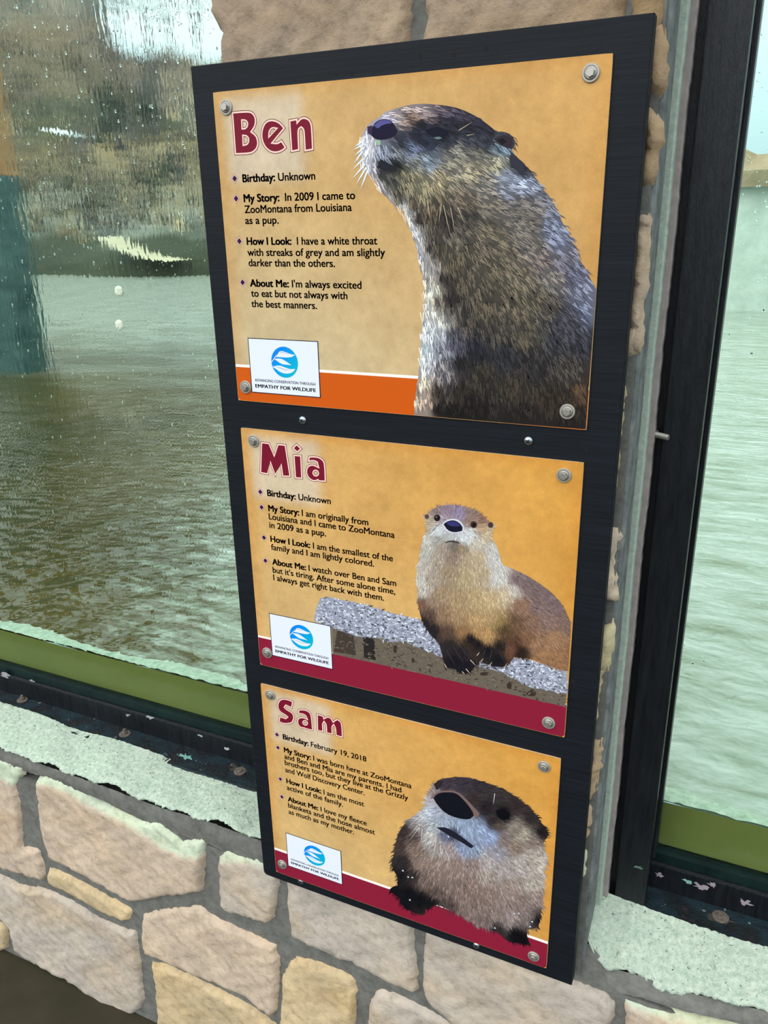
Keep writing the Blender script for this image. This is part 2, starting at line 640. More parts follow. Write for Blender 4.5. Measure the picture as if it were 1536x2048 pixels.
# lower wall core and pillar core
FLT = -1.262       # top of the wall under the frames
bm = bmesh.new()
add_box(bm, -4, 3.2, WY, 0.18, -1.95, -1.335)
add_box(bm, -4, 3.2, 0.11, 0.20, -1.335, -1.262)
wall = structure(bmobj('wall_front', bm, M_mortar), 'low stone wall with grey mortar joints under the windows')

bm = bmesh.new()
add_box(bm, 0.0, 0.553, WY, 0.2, -1.335, 0.75)
pillar = structure(bmobj('wall_middle', bm, M_mortar), 'stone pillar between the two windows')

# ---- stones
PINK = (206, 188, 168)
GREY = (196, 186, 174)
YEL = (204, 184, 148)
TOPG = (164, 146, 126)
MINT = (206, 220, 196)
z4 = lambda pts: zm((0, 1500), 560 / 1536, pts)
z5 = lambda pts: zm((500, 1700), 800 / 1536, pts)
z6 = lambda pts: zm((1136, 0), 400 / 1170, pts)
z7 = lambda pts: zm((1136, 650), 400 / 1170, pts)
z8 = lambda pts: zm((1086, 1300), 450 / 1232, pts)

lower = [
    (z4([(175, 180), (215, 145), (300, 170), (420, 235), (500, 300), (620, 340), (740, 400), (860, 400), (980, 510), (1030, 500), (1120, 495), (1112, 600), (1105, 790), (1060, 800), (930, 815), (850, 825), (760, 850), (690, 845), (520, 750), (400, 685), (250, 615), (200, 450)]), PINK,
     z4([(160, 120), (215, 130), (300, 150), (420, 215), (500, 280), (620, 320), (740, 380), (860, 380), (980, 490), (1140, 480), (1115, 600), (1020, 590), (900, 555), (800, 480), (740, 440), (620, 380), (480, 315), (380, 262), (260, 205), (160, 190)])),
    (z4([(-330, -40), (-100, 40), (60, 75), (135, 110), (70, 210), (100, 330), (110, 540), (160, 545), (205, 570), (240, 700), (230, 730), (120, 700), (0, 660), (-200, 590), (-360, 520)]), PINK,
     z4([(-400, -100), (0, 40), (160, 90), (75, 215), (0, 180), (-400, 30)])),
    (z4([(250, 660), (300, 670), (440, 740), (600, 830), (715, 890), (700, 965), (560, 915), (420, 830), (260, 745), (245, 700)]), YEL, None),
    (z4([(-300, 570), (-150, 640), (0, 700), (110, 760), (230, 770), (380, 840), (520, 935), (680, 1000), (735, 1010), (745, 1060), (760, 1180), (770, 1300), (785, 1400), (740, 1460), (690, 1480), (560, 1420), (400, 1310), (250, 1220), (110, 1150), (60, 1100), (40, 990), (0, 940), (-150, 870), (-300, 800)]), GREY, None),
    (z4([(-300, 880), (-150, 900), (0, 960), (30, 1000), (35, 1100), (-20, 1130), (-200, 1080), (-300, 1010)]), YEL, None),
    (z4([(760, 920), (860, 890), (990, 880), (1080, 870), (1160, 930), (1280, 990), (1400, 1040), (1500, 1090), (1530, 1200), (1510, 1460), (1480, 1480), (1370, 1390), (1250, 1320), (1060, 1260), (920, 1190), (830, 1155), (775, 1140), (755, 1040)]), PINK, None),
    (z4([(815, 1180), (900, 1190), (1000, 1240), (1150, 1310), (1290, 1380), (1420, 1460), (1510, 1530), (1500, 1900), (870, 1900), (850, 1500), (835, 1340)]), YEL, None),
    (z4([(1175, 600), (1215, 560), (1300, 575), (1440, 620), (1530, 700), (1510, 850), (1490, 950), (1450, 975), (1340, 930), (1230, 900), (1190, 860)]), GREY,
     z4([(1175, 540), (1300, 550), (1460, 610), (1430, 650), (1290, 625), (1190, 630)])),
    (z5([(135, 60), (350, 140), (640, 260), (620, 330), (640, 480), (640, 560), (560, 540), (430, 470), (270, 400), (150, 350), (130, 230)]), GREY, None),
    (z5([(110, 490), (160, 420), (280, 450), (400, 510), (405, 560), (395, 780), (95, 780), (110, 600)]), YEL, None),
    (z5([(440, 620), (480, 545), (560, 570), (700, 640), (790, 700), (790, 900), (440, 900)]), GREY, None),
    (z5([(660, 300), (760, 340), (900, 400), (1100, 470), (1240, 520), (1340, 550), (1400, 600), (1400, 680), (1330, 800), (900, 800), (760, 670), (690, 620), (650, 560), (655, 420)]), GREY, None),
    (z5([(1425, 585), (1480, 600), (1536, 620), (1700, 660), (1900, 720), (1900, 900), (1430, 900), (1440, 760)]), PINK,
     z5([(1400, 560), (1900, 690), (1900, 740), (1536, 650), (1440, 610)])),
]
# the same masonry carried on to the left of the photograph's edge
x_l = min(atYn(q[0], SF)[:, 0].min() for q in lower) - .015
z_t = -1.33
for hh in (.17, .13, .19, .15):
    x_ = x_l if hh != .13 else x_l - .05
    while x_ > -3.2:
        w_ = random.uniform(.18, .42)
        j = lambda: random.uniform(-.012, .012)
        lower.append(([(x_ - w_ - 100 + j(), z_t - hh - 100 + j()), (x_ - w_ / 2 - 100, z_t - hh - 100 + j()), (x_ - 100 + j(), z_t - hh - 100 + j()), (x_ - 100 + j(), z_t - hh / 2 - 100),
                       (x_ - 100 + j(), z_t - 100 + j()), (x_ - w_ / 2 - 100, z_t - 100 + j()), (x_ - w_ - 100 + j(), z_t - 100 + j())], random.choice([PINK, GREY, YEL]), None))
        x_ -= w_ + .03
    z_t -= hh + .026
# stones hidden under the board's lower edge and beyond the frame carry the pattern on
upper = [
    ([(405, -420), (411, 15), (424, 50), (434, 62), (433, 118), (432, 175), (560, 190), (812, 160), (817, 60), (822, -60), (800, -420)], TOPG, None),
    ([(846, -420), (846, -30), (838, 60), (836, 160), (1000, 150), (1240, 120), (1253, 10), (1270, -420)], TOPG, None),
    ([(1262, -300), (1256, 10), (1252, 110), (1290, 130), (1325, 60), (1331, -60), (1330, -300)], (160, 140, 112), None),
    (z6([(430, 150), (560, 110), (578, 300), (576, 480), (560, 530), (515, 578), (480, 565), (430, 540)]), (176, 154, 126), None),
    (z6([(440, 590), (500, 630), (550, 690), (566, 760), (540, 850), (522, 930), (512, 1000), (490, 1080), (430, 1108), (400, 1090)]), (176, 156, 128), None),
    (z6([(380, 1230), (465, 1250), (482, 1300), (476, 1400), (464, 1650), (442, 1750), (430, 2000), (420, 2080), (330, 2080)]), (186, 170, 150), None),
    (z7([(300, 40), (415, 0), (416, 150), (395, 190), (330, 211), (290, 200)]), (186, 172, 150), None),
    (z7([(290, 320), (330, 338), (348, 380), (322, 560), (302, 780), (277, 1000), (255, 1064), (200, 1050)]), (190, 180, 148), None),
    (z7([(200, 1190), (290, 1200), (312, 1260), (287, 1310), (272, 1400), (276, 1540), (290, 1640), (200, 1655), (160, 1640)]), (200, 186, 166), None),
    (z7([(150, 1800), (205, 1755), (262, 1740), (273, 1850), (250, 1960), (232, 2060), (130, 2060)]), (204, 196, 160), None),
    (z8([(240, 0), (382, -10), (332, 130), (302, 400), (277, 480), (230, 470)]), (204, 192, 158), None),
    (z8([(230, 530), (310, 512), (320, 600), (292, 780), (262, 850), (200, 840)]), (186, 164, 134), None),
    (z8([(200, 870), (250, 852), (270, 900), (252, 1040), (228, 1070), (190, 1060)]), (190, 168, 140), None),
    (z8([(190, 1110), (238, 1100), (243, 1180), (228, 1290), (190, 1280)]), MINT, None),
]

def stones(name, rows, parent, thick, front):
    V, F, Cc = [], [], []
    for poly, colr, ledge in rows:
        P = np.array([q[:2] for q in smooth_poly(poly, 1, 38)]) if poly[0][0] < -50 and poly[0][1] < -50 else atYn(smooth_poly(poly, 1, 38), front)
        if poly[0][0] < -50 and poly[0][1] < -50:
            P = P + 100.0          # wall coordinates (shifted by 100 m to tell them from tracings)
        P = densify(P, 0.008, 0.0013)
        v2, f2 = grid_fill(P, 0.008)
        D = edge_dist(v2, P)
        t = np.clip(D / 0.011, 0, 1)
        h = thick * (1 - (1 - t) ** 2.2)
        ph = rng.uniform(0, 6, 4)
        tilt = rng.normal(0, 0.012, 2)
        c0 = v2.mean(0)
        h = h + t * (0.0022 * np.sin(v2[:, 0] * 38 + ph[0]) * np.sin(v2[:, 1] * 45 + ph[1]) + 0.0012 * np.sin(v2[:, 0] * 110 + ph[2] + 3 * np.sin(v2[:, 1] * 70)) + ((v2 - c0) @ tilt))
        h = h + t * rng.normal(0, 0.00035, len(v2))
        base = lin(colr) * rng.uniform(.95, 1.05)
        cc = np.tile(base, (len(v2), 1))
        if ledge is not None:
            LP = atYn(ledge, front)
            ins = inpoly(v2, LP)
            dd = np.clip(edge_dist(v2, LP) / 0.006, 0, 1) * ins
            cc = cc * (1 - dd[:, None]) + lin(MINT) * dd[:, None]
            zr = (v2[:, 1] - LP[:, 1].min()) / (np.ptp(LP[:, 1]) + 1e-6)
            h = h - dd * 0.006
        o = len(V)
        back = front + thick
        V += [(p[0], back - hh, p[1]) for p, hh in zip(v2, h)]
        Cc += list(cc)
        F += [tuple(o + i for i in (f if True else f)) for f in f2]
    ob = mesh(name, V, F, M_stone, parent, True, Cc)
    bm = bmesh.new()
    bm.from_mesh(ob.data)
    for f in bm.faces:
        if f.normal.y > 0:
            f.normal_flip()
    bm.to_mesh(ob.data)
    bm.free()
    return ob
stones('stone_facing', lower, wall, 0.016, SF)
stones('stone_facing', upper, pillar, 0.016, SF)

# ---- window sills: whitewashed lumpy concrete
def sill(name, front_px, back_px, yf, yb, parent, ext):
    f = [atY(p, yf) for p in front_px]
    b = [atY(p, yb) for p in back_px]
    f = [f[0] + np.array([ext[0], 0, 0])] + f + [f[-1] + np.array([ext[1], 0, 0])]
    b = [b[0] + np.array([ext[0], 0, 0])] + b + [b[-1] + np.array([ext[1], 0, 0])]
    fx = np.array([p[0] for p in f])
    fz = np.array([p[2] for p in f])
    bx = np.array([p[0] for p in b])
    bz = np.array([p[2] for p in b])
    xs = np.arange(max(fx[0], bx[0]), min(fx[-1], bx[-1]), 0.005)
    nr = 22
    V, F = [], []
    for i, x in enumerate(xs):
        z0 = np.interp(x, fx, fz)
        z1 = np.interp(x, bx, bz)
        wob = 0.004 * math.sin(x * 71) + rng.normal(0, 0.0016)
        col = [(x, yf + 0.03, z0 - 0.016), (x, yf + 0.012 + wob, z0 - 0.008)]
        for k in range(nr):
            t = k / (nr - 1)
            nz = rng.normal(0, 0.0009) + 0.0015 * math.sin(x * 40 + t * 5)
            y = yf + wob * (1 - t) + (yb + 0.012 - yf) * t
            col.append((x, y, z0 * (1 - t) + z1 * t + nz - 0.003 * max(0, 1 - t * 9)))
        V += col
    m_ = nr + 2
    for i in range(len(xs) - 1):
        for k in range(m_ - 1):
            a = i * m_ + k
            F.append((a, a + m_, a + m_ + 1, a + 1))
    return mesh(name, V, F, M_sill, parent, True)

z3 = lambda pts: zm((0, 1200), 560 / 1536, pts)
w1 = structure(empty('window_1', (-1.0, 0.19, -1.25)), 'left window of wet green glass over the otter pool')
w2 = structure(empty('window_2', (1.0, 0.19, -1.25)), 'right window of green glass in a black frame')
keep(sill('sill', z3([(0, 800), (100, 850), (240, 890), (370, 940), (480, 980), (560, 1000), (700, 1040), (760, 1085), (880, 1120), (1010, 1170), (1150, 1200), (1280, 1240), (1360, 1290), (1430, 1310)]),
          z3([(0, 580), (130, 615), (310, 690), (480, 750), (660, 790), (850, 865), (1000, 920), (1200, 985), (1400, 1045)]), 0.03, 0.128, None, (-0.9, 0.25)), w1)
keep(sill('sill', z8([(250, 1600), (290, 1680), (360, 1735), (440, 1735), (520, 1790), (640, 1850), (780, 1880), (960, 1900), (1100, 1940), (1232, 1990)]),
          z8([(330, 1350), (380, 1370), (500, 1410), (640, 1470), (800, 1530), (1000, 1590), (1232, 1660)]), 0.045, 0.118, None, (-0.025, 0.9)), w2)
# mortar fillets below the sills, rounding down onto the stones
def fillet(name, top_px, bot_px, yt, yb, parent, ext):
    f = [atY(p, yt) for p in top_px]
    b = [atY(p, yb) for p in bot_px]
    fx, fz = [p[0] for p in f], [p[2] for p in f]
    bx, bz = [p[0] for p in b], [p[2] for p in b]
    xs = np.arange(min(fx[0], bx[0]) + ext[0], max(fx[-1], bx[-1]) + ext[1], 0.006)
    V, F = [], []
    for x in xs:
        z0, z1 = np.interp(x, fx, fz), np.interp(x, bx, bz)
        for k in range(9):
            t = k / 8
            V.append((x, yt + (yb - yt) * t - 0.004 * math.sin(math.pi * t) + rng.normal(0, .0006), z0 + (z1 - z0) * t + 0.0))
    for i in range(len(xs) - 1):
        for k in range(8):
            a = i * 9 + k
            F.append((a, a + 1, a + 10, a + 9))
    return mesh(name, V, F, M_mortar, parent, True)
fillet('mortar_fillet', z3([(0, 815), (240, 905), (560, 1018), (880, 1138), (1150, 1218), (1430, 1320)]), z3([(0, 900), (240, 970), (560, 1100), (880, 1260), (1150, 1340), (1430, 1480)]), 0.037, 0.033, wall, (-0.9, 0.2))
fillet('mortar_fillet', z8([(150, 1690), (250, 1600), (360, 1735), (520, 1780), (780, 1870), (1232, 1980)]), z8([(150, 1840), (250, 1860), (360, 1870), (520, 1900), (780, 1980), (1232, 2080)]), 0.05, 0.033, wall, (-0.02, 0.9))

# ---- pillar's right return: mortar, pale bead, trim strip
bm = bmesh.new()
add_box(bm, 0.545, 0.5585, WY + 0.008, 0.20, -1.335, 0.75, 0.004)
r_ = bmobj('side_mortar', bm, M_mortar_side, pillar)
def wavy_strip(name, x0, x1, y0, y1, z0, z1, mat, parent, amp, step=0.008):
    zs = np.arange(z0, z1, step)
    V, F = [], []
    for z in zs:
        a = amp * math.sin(z * 23) + rng.normal(0, amp * .5)
        V += [(x0, y0, z), (x1 - 0.002 + a, y0, z), (x1 + a, y0 + 0.003, z), (x1 + a, y1, z), (x0, y1, z)]
    for i in range(len(zs) - 1):
        for k in range(5):
            a, b = i * 5 + k, i * 5 + (k + 1) % 5
            F.append((a, b, b + 5, a + 5))
    return mesh(name, V, F, mat, parent)
wavy_strip('caulk_bead', 0.552, 0.5672, 0.105, 0.2, -1.262, 0.75, M_bead, pillar, 0.0005)
wavy_strip('trim_strip', 0.56, 0.5746, 0.122, 0.2, -1.262, 0.75, M_strip, pillar, 0.0007)

# ---- window frames
GY = 0.210                      # glass plane
ZF = -1.250                     # top of the bottom flange
def frame(root, x0, x1):
    bm = bmesh.new()
    n = 60
    add_box(bm, x0, x1, 0.126, 0.196, ZF - 0.012, ZF, 0.0015)
    keep(bmobj('flange', bm, M_frame_chip), root)
    bm = bmesh.new()
    add_box(bm, x0, x1, 0.190, 0.222, ZF - 0.01, -1.198, 0.004)
    keep(bmobj('bottom_rail', bm, M_frame), root)
    bm = bmesh.new()
    add_box(bm, x0, x1, 0.197, 0.222, -1.202, -1.176, 0.005)
    keep(bmobj('glazing_stop', bm, M_teal_dark), root)
M_teal_dark = rough_mat('dark_teal_paint', (8, 20, 22), (18, 40, 38), 20, 0.3, 0.003, None, 0.35)
frame(w1, -3.4, 0.02)
frame(w2, 0.572, 2.2)
for (x0, x1, y0, nm, mt) in ((0.572, 0.586, 0.146, 'jamb_groove', M_frame), (0.5855, 0.6335, 0.13, 'jamb', M_frame), (0.633, 0.6400, 0.175, 'jamb_stop', M_frame)):
    bm = bmesh.new()
    add_box(bm, x0, x1, y0, 0.225, -1.2505 if nm != 'jamb_stop' else -1.176, 0.75, 0.002)
    keep(bmobj(nm, bm, mt), w2)
bm = bmesh.new()
add_box(bm, -0.02, 0.012, 0.165, 0.225, -1.25, 0.75, 0.002)
keep(bmobj('jamb', bm, M_frame), w1)

def bolt_up(px, root, flat=False):
    p = atZ(px, ZF)
    bm = bmesh.new()
    lathe(bm, [(0.013, 0), (0.013, 0.0015), (0.011, 0.002)], p, (0, 0, 1), 20)
    lathe(bm, [(0.0062, 0.001), (0.0062, 0.007 if not flat else 0.004), (0.005, 0.009 if not flat else 0.005)], p, (0, 0, 1), 6, 0.4)
    if not flat:
        lathe(bm, [(0.0035, 0.008), (0.0035, 0.013)], p, (0, 0, 1), 10)
    keep(bmobj('frame_bolt', bm, M_rust), root)
for p in ((45, 1400), (250, 1468)):
    bolt_up(p, w1)
bolt_up((480, 1543), w1, True)
bolt_up((1441, 1834), w2, True)
# threaded stud across the groove of the right jamb
p = atY((1308, 868), 0.132)
bm = bmesh.new()
prof = []
for k in range(14):
    prof += [(0.0042, k * 0.0016), (0.0034, k * 0.0016 + 0.0008)]
lathe(bm, prof, p, (1, -0.45, -0.05), 12)
lathe(bm, [(0.007, -0.004), (0.007, 0.003)], p, (1, -0.45, -0.05), 6)
keep(bmobj('threaded_stud', bm, M_steel), w2)

# flaked patches of older paint on the frames
def flakes(rows, root, name='paint_flake'):
    for (cx, cy), r, colr, plane, val in rows:
        n = 15
        pts = []
        for k in range(n):
            a = 2 * math.pi * k / n
            q = r * .8 * random.uniform(.3, 1.2)
            pts.append((cx + q * 1.5 * math.cos(a), cy + q * .75 * math.sin(a) + q * .4 * math.cos(a)))
        if plane == 'Z':
            V = [atZ(p, val) for p in pts]
        else:
            V = [atY(p, val) for p in pts]
        vs, tr = tess([[(v[0], v[1] if plane == 'Z' else v[2]) for v in V]])
        keep(mesh(name, V, tr, M_chip, None, False, np.tile(lin(colr), (n, 1))), root)
LIL = (150, 140, 150)
flakes([((372, 1514), 12, (120, 172, 160), 'Z', ZF + .0006), ((330, 1508), 6, (60, 84, 96), 'Z', ZF + .0006),
        ((478, 1540), 20, (66, 64, 60), 'Z', ZF + .0005), ((300, 1434), 7, (150, 160, 165), 'Y', .1895), ((255, 1430), 5, LIL, 'Y', .1895),
        ((400, 1471), 6, (160, 168, 172), 'Y', .1895), ((455, 1498), 6, (170, 176, 180), 'Y', .1895),
        ((10, 1350), 9, (150, 150, 150), 'Y', .1895), ((64, 1362), 5, (150, 150, 150), 'Y', .1895)], w1)
flakes([((1318, 1750), 9, LIL, 'Y', .1895), ((1374, 1762), 10, (120, 168, 158), 'Y', .1895), ((1402, 1774), 13, LIL, 'Y', .1895),
        ((1425, 1770), 9, LIL, 'Y', .1895), ((1490, 1806), 14, LIL, 'Y', .1895), ((1276, 1734), 8, (86, 110, 100), 'Y', .1295),
        ((1445, 1838), 24, (62, 62, 58), 'Z', ZF + .0005)], w2)

# ---- panes: solid slabs of glass
def pane(x0, x1, mat, root):
    bm = bmesh.new()
    add_box(bm, x0, x1, GY, GY + 0.008, -1.20, 0.75)
    keep(bmobj('glass_pane', bm, mat), root)
pane(-3.4, 0.012, M_pane, w1)
pane(0.62, 2.2, M_pane_still, w2)

# rain drops and run marks on the inner face of the glass
def drops(n, region, smin, smax, root, stretch=1.3):
    V, F = [], []
    seg, rings = 8, 3
    for _ in range(n):
        px = random.uniform(region[0], region[2])
        py = random.uniform(region[1], region[3])
        c = atY((px, py), GY - 0.0004)
        r = smin + (smax - smin) * random.random() ** 3
        st = random.uniform(.9, stretch)
        o = len(V)
        V.append((c[0], c[1] - r * .55, c[2] - r * .2))
        for k in range(1, rings + 1):
            a = k / rings * math.pi / 2
            for q in range(seg):
                b = 2 * math.pi * q / seg
                V.append((c[0] + r * math.sin(a) * math.cos(b), c[1] - r * .55 * math.cos(a), c[2] + r * st * math.sin(a) * math.sin(b)))
        for q in range(seg):
            F.append((o, o + 1 + q, o + 1 + (q + 1) % seg))
        for k in range(rings - 1):
            for q in range(seg):
                a = o + 1 + k * seg + q
                b = o + 1 + k * seg + (q + 1) % seg
                F.append((a, a + seg, b + seg, b))
        F.append(tuple(o + 1 + (rings - 1) * seg + q for q in range(seg)))
    ob = keep(mesh('rain_drops', V, F, M_drop, None, True), root)
    ob['kind'] = 'stuff'
drops(1100, (0, 0, 470, 1180), 0.0005, 0.0023, w1, 2.2)
drops(650, (1320, 0, 1560, 1500), 0.0006, 0.0022, w2)
M_splat = plain('dried_splat', (214, 226, 204), 0.8)
# two round pale splats on the left glass
for p in ((238, 582), (239, 650)):
    c = atY(p, GY - 0.0005)
    bm = bmesh.new()
    lathe(bm, [(0.0098, 0), (0.0092, 0.0014), (0.006, 0.0028), (0.002, 0.0034)], c, (0, -1, 0), 20)
    for v in bm.verts:
        v.co += Vector((random.gauss(0, .0004), random.gauss(0, .0003), random.gauss(0, .0004)))
    keep(bmobj('splat', bm, M_splat), w1)

# ================================================================== OUTSIDE
WZ = -1.092
# pond: body with rippled top and murky green side against the glass
nx, ny = 150, 150
xs = np.concatenate([np.linspace(-45, -3, 60), np.linspace(-2.9, 2.6, 80), np.linspace(3, 30, 10)])
ys = np.concatenate([[GY + .010], GY + .012 + 13.5 * np.linspace(0, 1, 120) ** 2.2])
V, F = [], []
for y in ys:
    for x in xs:
        d = max(0.0, 1 - (y - GY) / 3.0)
        z = WZ + d * (0.004 * math.sin(x * 17 + 2.2 * math.sin(y * 9)) * math.sin(y * 21 + x * 3) + 0.003 * math.sin(30 * math.hypot(x + .25, y - .35)))
        V.append((x, y, z))
W = len(xs)
for j in range(len(ys) - 1):
    for i in range(W - 1):
        F.append((j * W + i, j * W + i + 1, (j + 1) * W + i + 1, (j + 1) * W + i))
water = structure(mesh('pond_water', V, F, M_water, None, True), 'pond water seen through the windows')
bm = bmesh.new()
v_ = [bm.verts.new(q) for q in ((-45, GY + .0095, WZ + .002), (30, GY + .0095, WZ + .002), (30, GY + .0095, -1.7), (-45, GY + .0095, -1.7),
                                (-45, GY + .6, -1.7), (30, GY + .6, -1.7), (30, GY + .6, WZ - .05), (-45, GY + .6, WZ - .05))]
for f in ((0, 1, 2, 3), (3, 2, 5, 4)):
    bm.faces.new([v_[i] for i in f])
bmobj('underwater', bm, M_under, water)
# bright reflection at the glass, built as a pale strip along the water
def sheen_strip(x0, x1, amp):
    xs_ = np.arange(x0, x1, 0.008)
    V, F = [], []
    for x in xs_:
        w_ = 0.022 + amp * (0.5 + 0.5 * math.sin(x * 13)) + abs(rng.normal(0, .004))
        for k in range(5):
            t = k / 4
            V.append((x + rng.normal(0, .002), GY + .0098 + w_ * t, WZ + .006 + .004 * math.sin(math.pi * t) - .004 * t + rng.normal(0, .0012)))
    for i in range(len(xs_) - 1):
        for k in range(4):
            a = i * 5 + k
            F.append((a, a + 5, a + 6, a + 1))
    ob = mesh('waterline_sheen', V, F, M_sheen, water, True)
sheen_strip(-3, 0.05, 0.02)
sheen_strip(0.6, 2.2, 0.02)

# hillside beyond the water
def hill(x, y):
    t = y - 12 + 0.7 * math.sin(x * .35) + .3 * math.sin(x * 1.1)
    z = np.interp(t, [-1.5, 0, .5, 1.2, 4, 8, 9, 13, 22, 34], [-1.4, -1.08, -.5, -.1, 1.0, 2.6, 3.3, 4.6, 8.6, 12.5])
    b_ = (x - .68) / (y + .96)
    if t > 6:
        z += (t - 6) * float(np.interp(b_, [-1.3, -1.0, -.93, -.86, -.7, -.3], [.3, .2, .1, -.1, -.14, -.2]))
    z += .12 * math.sin(x * 1.7 + y) * min(1, max(0, t)) + rng.normal(0, .04) * min(1, max(0, t))
    return float(z)
gx = np.linspace(-64, -3.2, 150)
gy = np.linspace(10.3, 46, 90)
V = [(x, y, hill(x, y)) for y in gy for x in gx]
W = len(gx)
F = [(j * W + i, j * W + i + 1, (j + 1) * W + i + 1, (j + 1) * W + i) for j in range(len(gy) - 1) for i in range(W - 1)]
structure(mesh('hillside', V, F, M_ground, None, True), 'brushy winter hillside beyond the pond')

# snow streak and pale debris line on the bank
def streak(name, pts, Y, w, mat):
    P = [atY(p, Y) for p in pts]
    V, F = [], []
    n = 40
    for i in range(n + 1):
        t = i / n * (len(P) - 1)
        k = min(int(t), len(P) - 2)
        c = P[k] + (P[k + 1] - P[k]) * (t - k)
        hw = w * (0.5 + 0.5 * random.random())
        V += [(c[0], c[1] - .15, c[2] - hw), (c[0], c[1], c[2] + hw), (c[0], c[1] + .5, c[2] + hw * .2)]
    for i in range(n):
        for k in range(2):
            a = i * 3 + k
            F.append((a, a + 3, a + 4, a + 1))
    o = mesh(name, V, F, mat)
    o['kind'] = 'stuff'
    return o
o = streak('snow_streak', [(96, 258), (150, 270), (200, 279), (240, 288)], 19, .07, M_snow)
o['label'] = 'thin streak of old snow on the brushy hillside'
o['category'] = 'snow'
o = streak('pale_debris', [(205, 474), (250, 500), (300, 516), (348, 522)], 11.3, .009, M_debris)
o['label'] = 'pale broken line of debris slanting down the far pond bank'
o['category'] = 'debris'

# dry grass and brush over the hillside
V, F, Cc = [], [], []
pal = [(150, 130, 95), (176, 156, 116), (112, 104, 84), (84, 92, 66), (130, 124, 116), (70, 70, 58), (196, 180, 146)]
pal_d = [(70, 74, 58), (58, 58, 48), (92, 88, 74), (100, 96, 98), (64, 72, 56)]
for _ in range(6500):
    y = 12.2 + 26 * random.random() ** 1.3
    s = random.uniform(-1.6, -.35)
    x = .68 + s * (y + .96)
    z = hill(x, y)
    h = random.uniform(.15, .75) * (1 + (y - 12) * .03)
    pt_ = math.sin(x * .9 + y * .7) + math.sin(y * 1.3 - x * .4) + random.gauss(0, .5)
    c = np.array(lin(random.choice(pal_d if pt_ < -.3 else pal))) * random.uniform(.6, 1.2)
    w_ = h * random.uniform(.03, .16)
    lx = random.gauss(0, .18) * h
    o = len(V)
    V += [(x - w_, y, z - .1), (x + w_, y, z - .1), (x + lx + w_ * .5, y - .05, z + h * .7), (x + lx * 1.3, y, z + h)]
    F += [(o, o + 1, o + 2), (o, o + 2, o + 3)]
    Cc += [c] * 4
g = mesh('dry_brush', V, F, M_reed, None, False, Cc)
g['kind'] = 'stuff'
g['label'] = 'dry grass and brush covering the hillside beyond the pond'
g['category'] = 'brush'

# bare trees against the sky, and dark conifers on the slope
def bare_tree(px, py, Y, h, label):
    b = atY((px, py), Y)
    root = empty('bare_tree', (b[0], b[1], b[2]), label, 'tree', 'bare trees on the hillside')
    bm = bmesh.new()
    lathe(bm, [(h * .02, -1.5), (h * .016, h * .4), (h * .006, h)], (b[0], b[1], b[2]), (0.03, 0, 1), 8)
    keep(bmobj('trunk', bm, M_bark), root)
    bm = bmesh.new()
    for k in range(26):
        t = random.uniform(.25, .95)
        a = random.uniform(0, 2 * math.pi)
        ln = h * (1.05 - t) * random.uniform(.3, .6)
        st = Vector((b[0] + .03 * h * t, b[1], b[2] + h * t))
        d = Vector((math.cos(a), .4 * math.sin(a), random.uniform(.5, 1.2))).normalized()
        lathe(bm, [(h * .005, 0), (h * .0015, ln)], st, d, 5)
        for q in range(3):
            s2 = st + d * ln * random.uniform(.3, .9)
            d2 = (d + Vector((random.gauss(0, .5), 0, random.gauss(0, .4)))).normalized()
            lathe(bm, [(h * .0022, 0), (h * .0008, ln * .5)], s2, d2, 4)
    keep(bmobj('branches', bm, M_bark), root)
for a in ((212, 110, 30, 5.5, 'tall bare tree left of the bright sky'), (245, 105, 31, 4.2, 'bare tree standing in front of the bright sky'),
          (300, 120, 33, 4.6, 'bare tree under the middle of the bright sky'), (345, 120, 32, 4.0, 'bare tree below the right part of the sky'),
          (395, 130, 31, 4.4, 'bare tree next to the stone pillar top')):
    bare_tree(*a)
def conifer(px, py, Y, h, label):
    b = atY((px, py), Y)
    root = empty('conifer', tuple(b), label, 'tree', 'dark evergreens on the slope')
    bm = bmesh.new()
    lathe(bm, [(h * .02, -1), (h * .01, h * .8)], b, (0, 0, 1), 6)
    keep(bmobj('trunk', bm, M_bark), root)
    bm = bmesh.new()
    for k in range(9):
        z0 = h * (.08 + .1 * k)
        lathe(bm, [(h * .24 * (1 - k / 9.5), z0), (h * .08 * (1 - k / 9.5), z0 + h * .16)], b, (0, 0, 1), 11, k * .4)
    for v in bm.verts:
        v.co += Vector((random.gauss(0, .09), random.gauss(0, .09), random.gauss(0, .09)))
    keep(bmobj('foliage', bm, M_needles), root)
for a in ((120, 50, 36, 5.0, 'dark evergreen highest on the left slope'), (165, 60, 35, 3.2, 'smaller dark evergreen near the skyline'),
          (196, 75, 34, 2.4, 'low dark evergreen at the edge of the sky'), (300, 240, 20, 1.1, 'round dark bush above the snow streak end'), (225, 250, 19.5, 1.0, 'small dark bush beside the snow streak')):
    conifer(*a)

# left post; its tan upper part is a pane reflection built as a solid
pt = atY((9, 352), 3.0)
root = empty('left_post', (pt[0], 3.0, WZ), 'tan and teal post at far left, tan part standing for a glass reflection', 'post')
bm = bmesh.new()
add_box(bm, pt[0] - .5, pt[0], 2.9, 3.1, pt[2], 5.0, .01)
keep(bmobj('upper_reflection', bm, M_reflection), root)
bm = bmesh.new()
add_box(bm, pt[0] - .5, pt[0] + .01, 2.89, 3.11, WZ - .1, pt[2], .01)
keep(bmobj('lower_post', bm, M_teal), root)

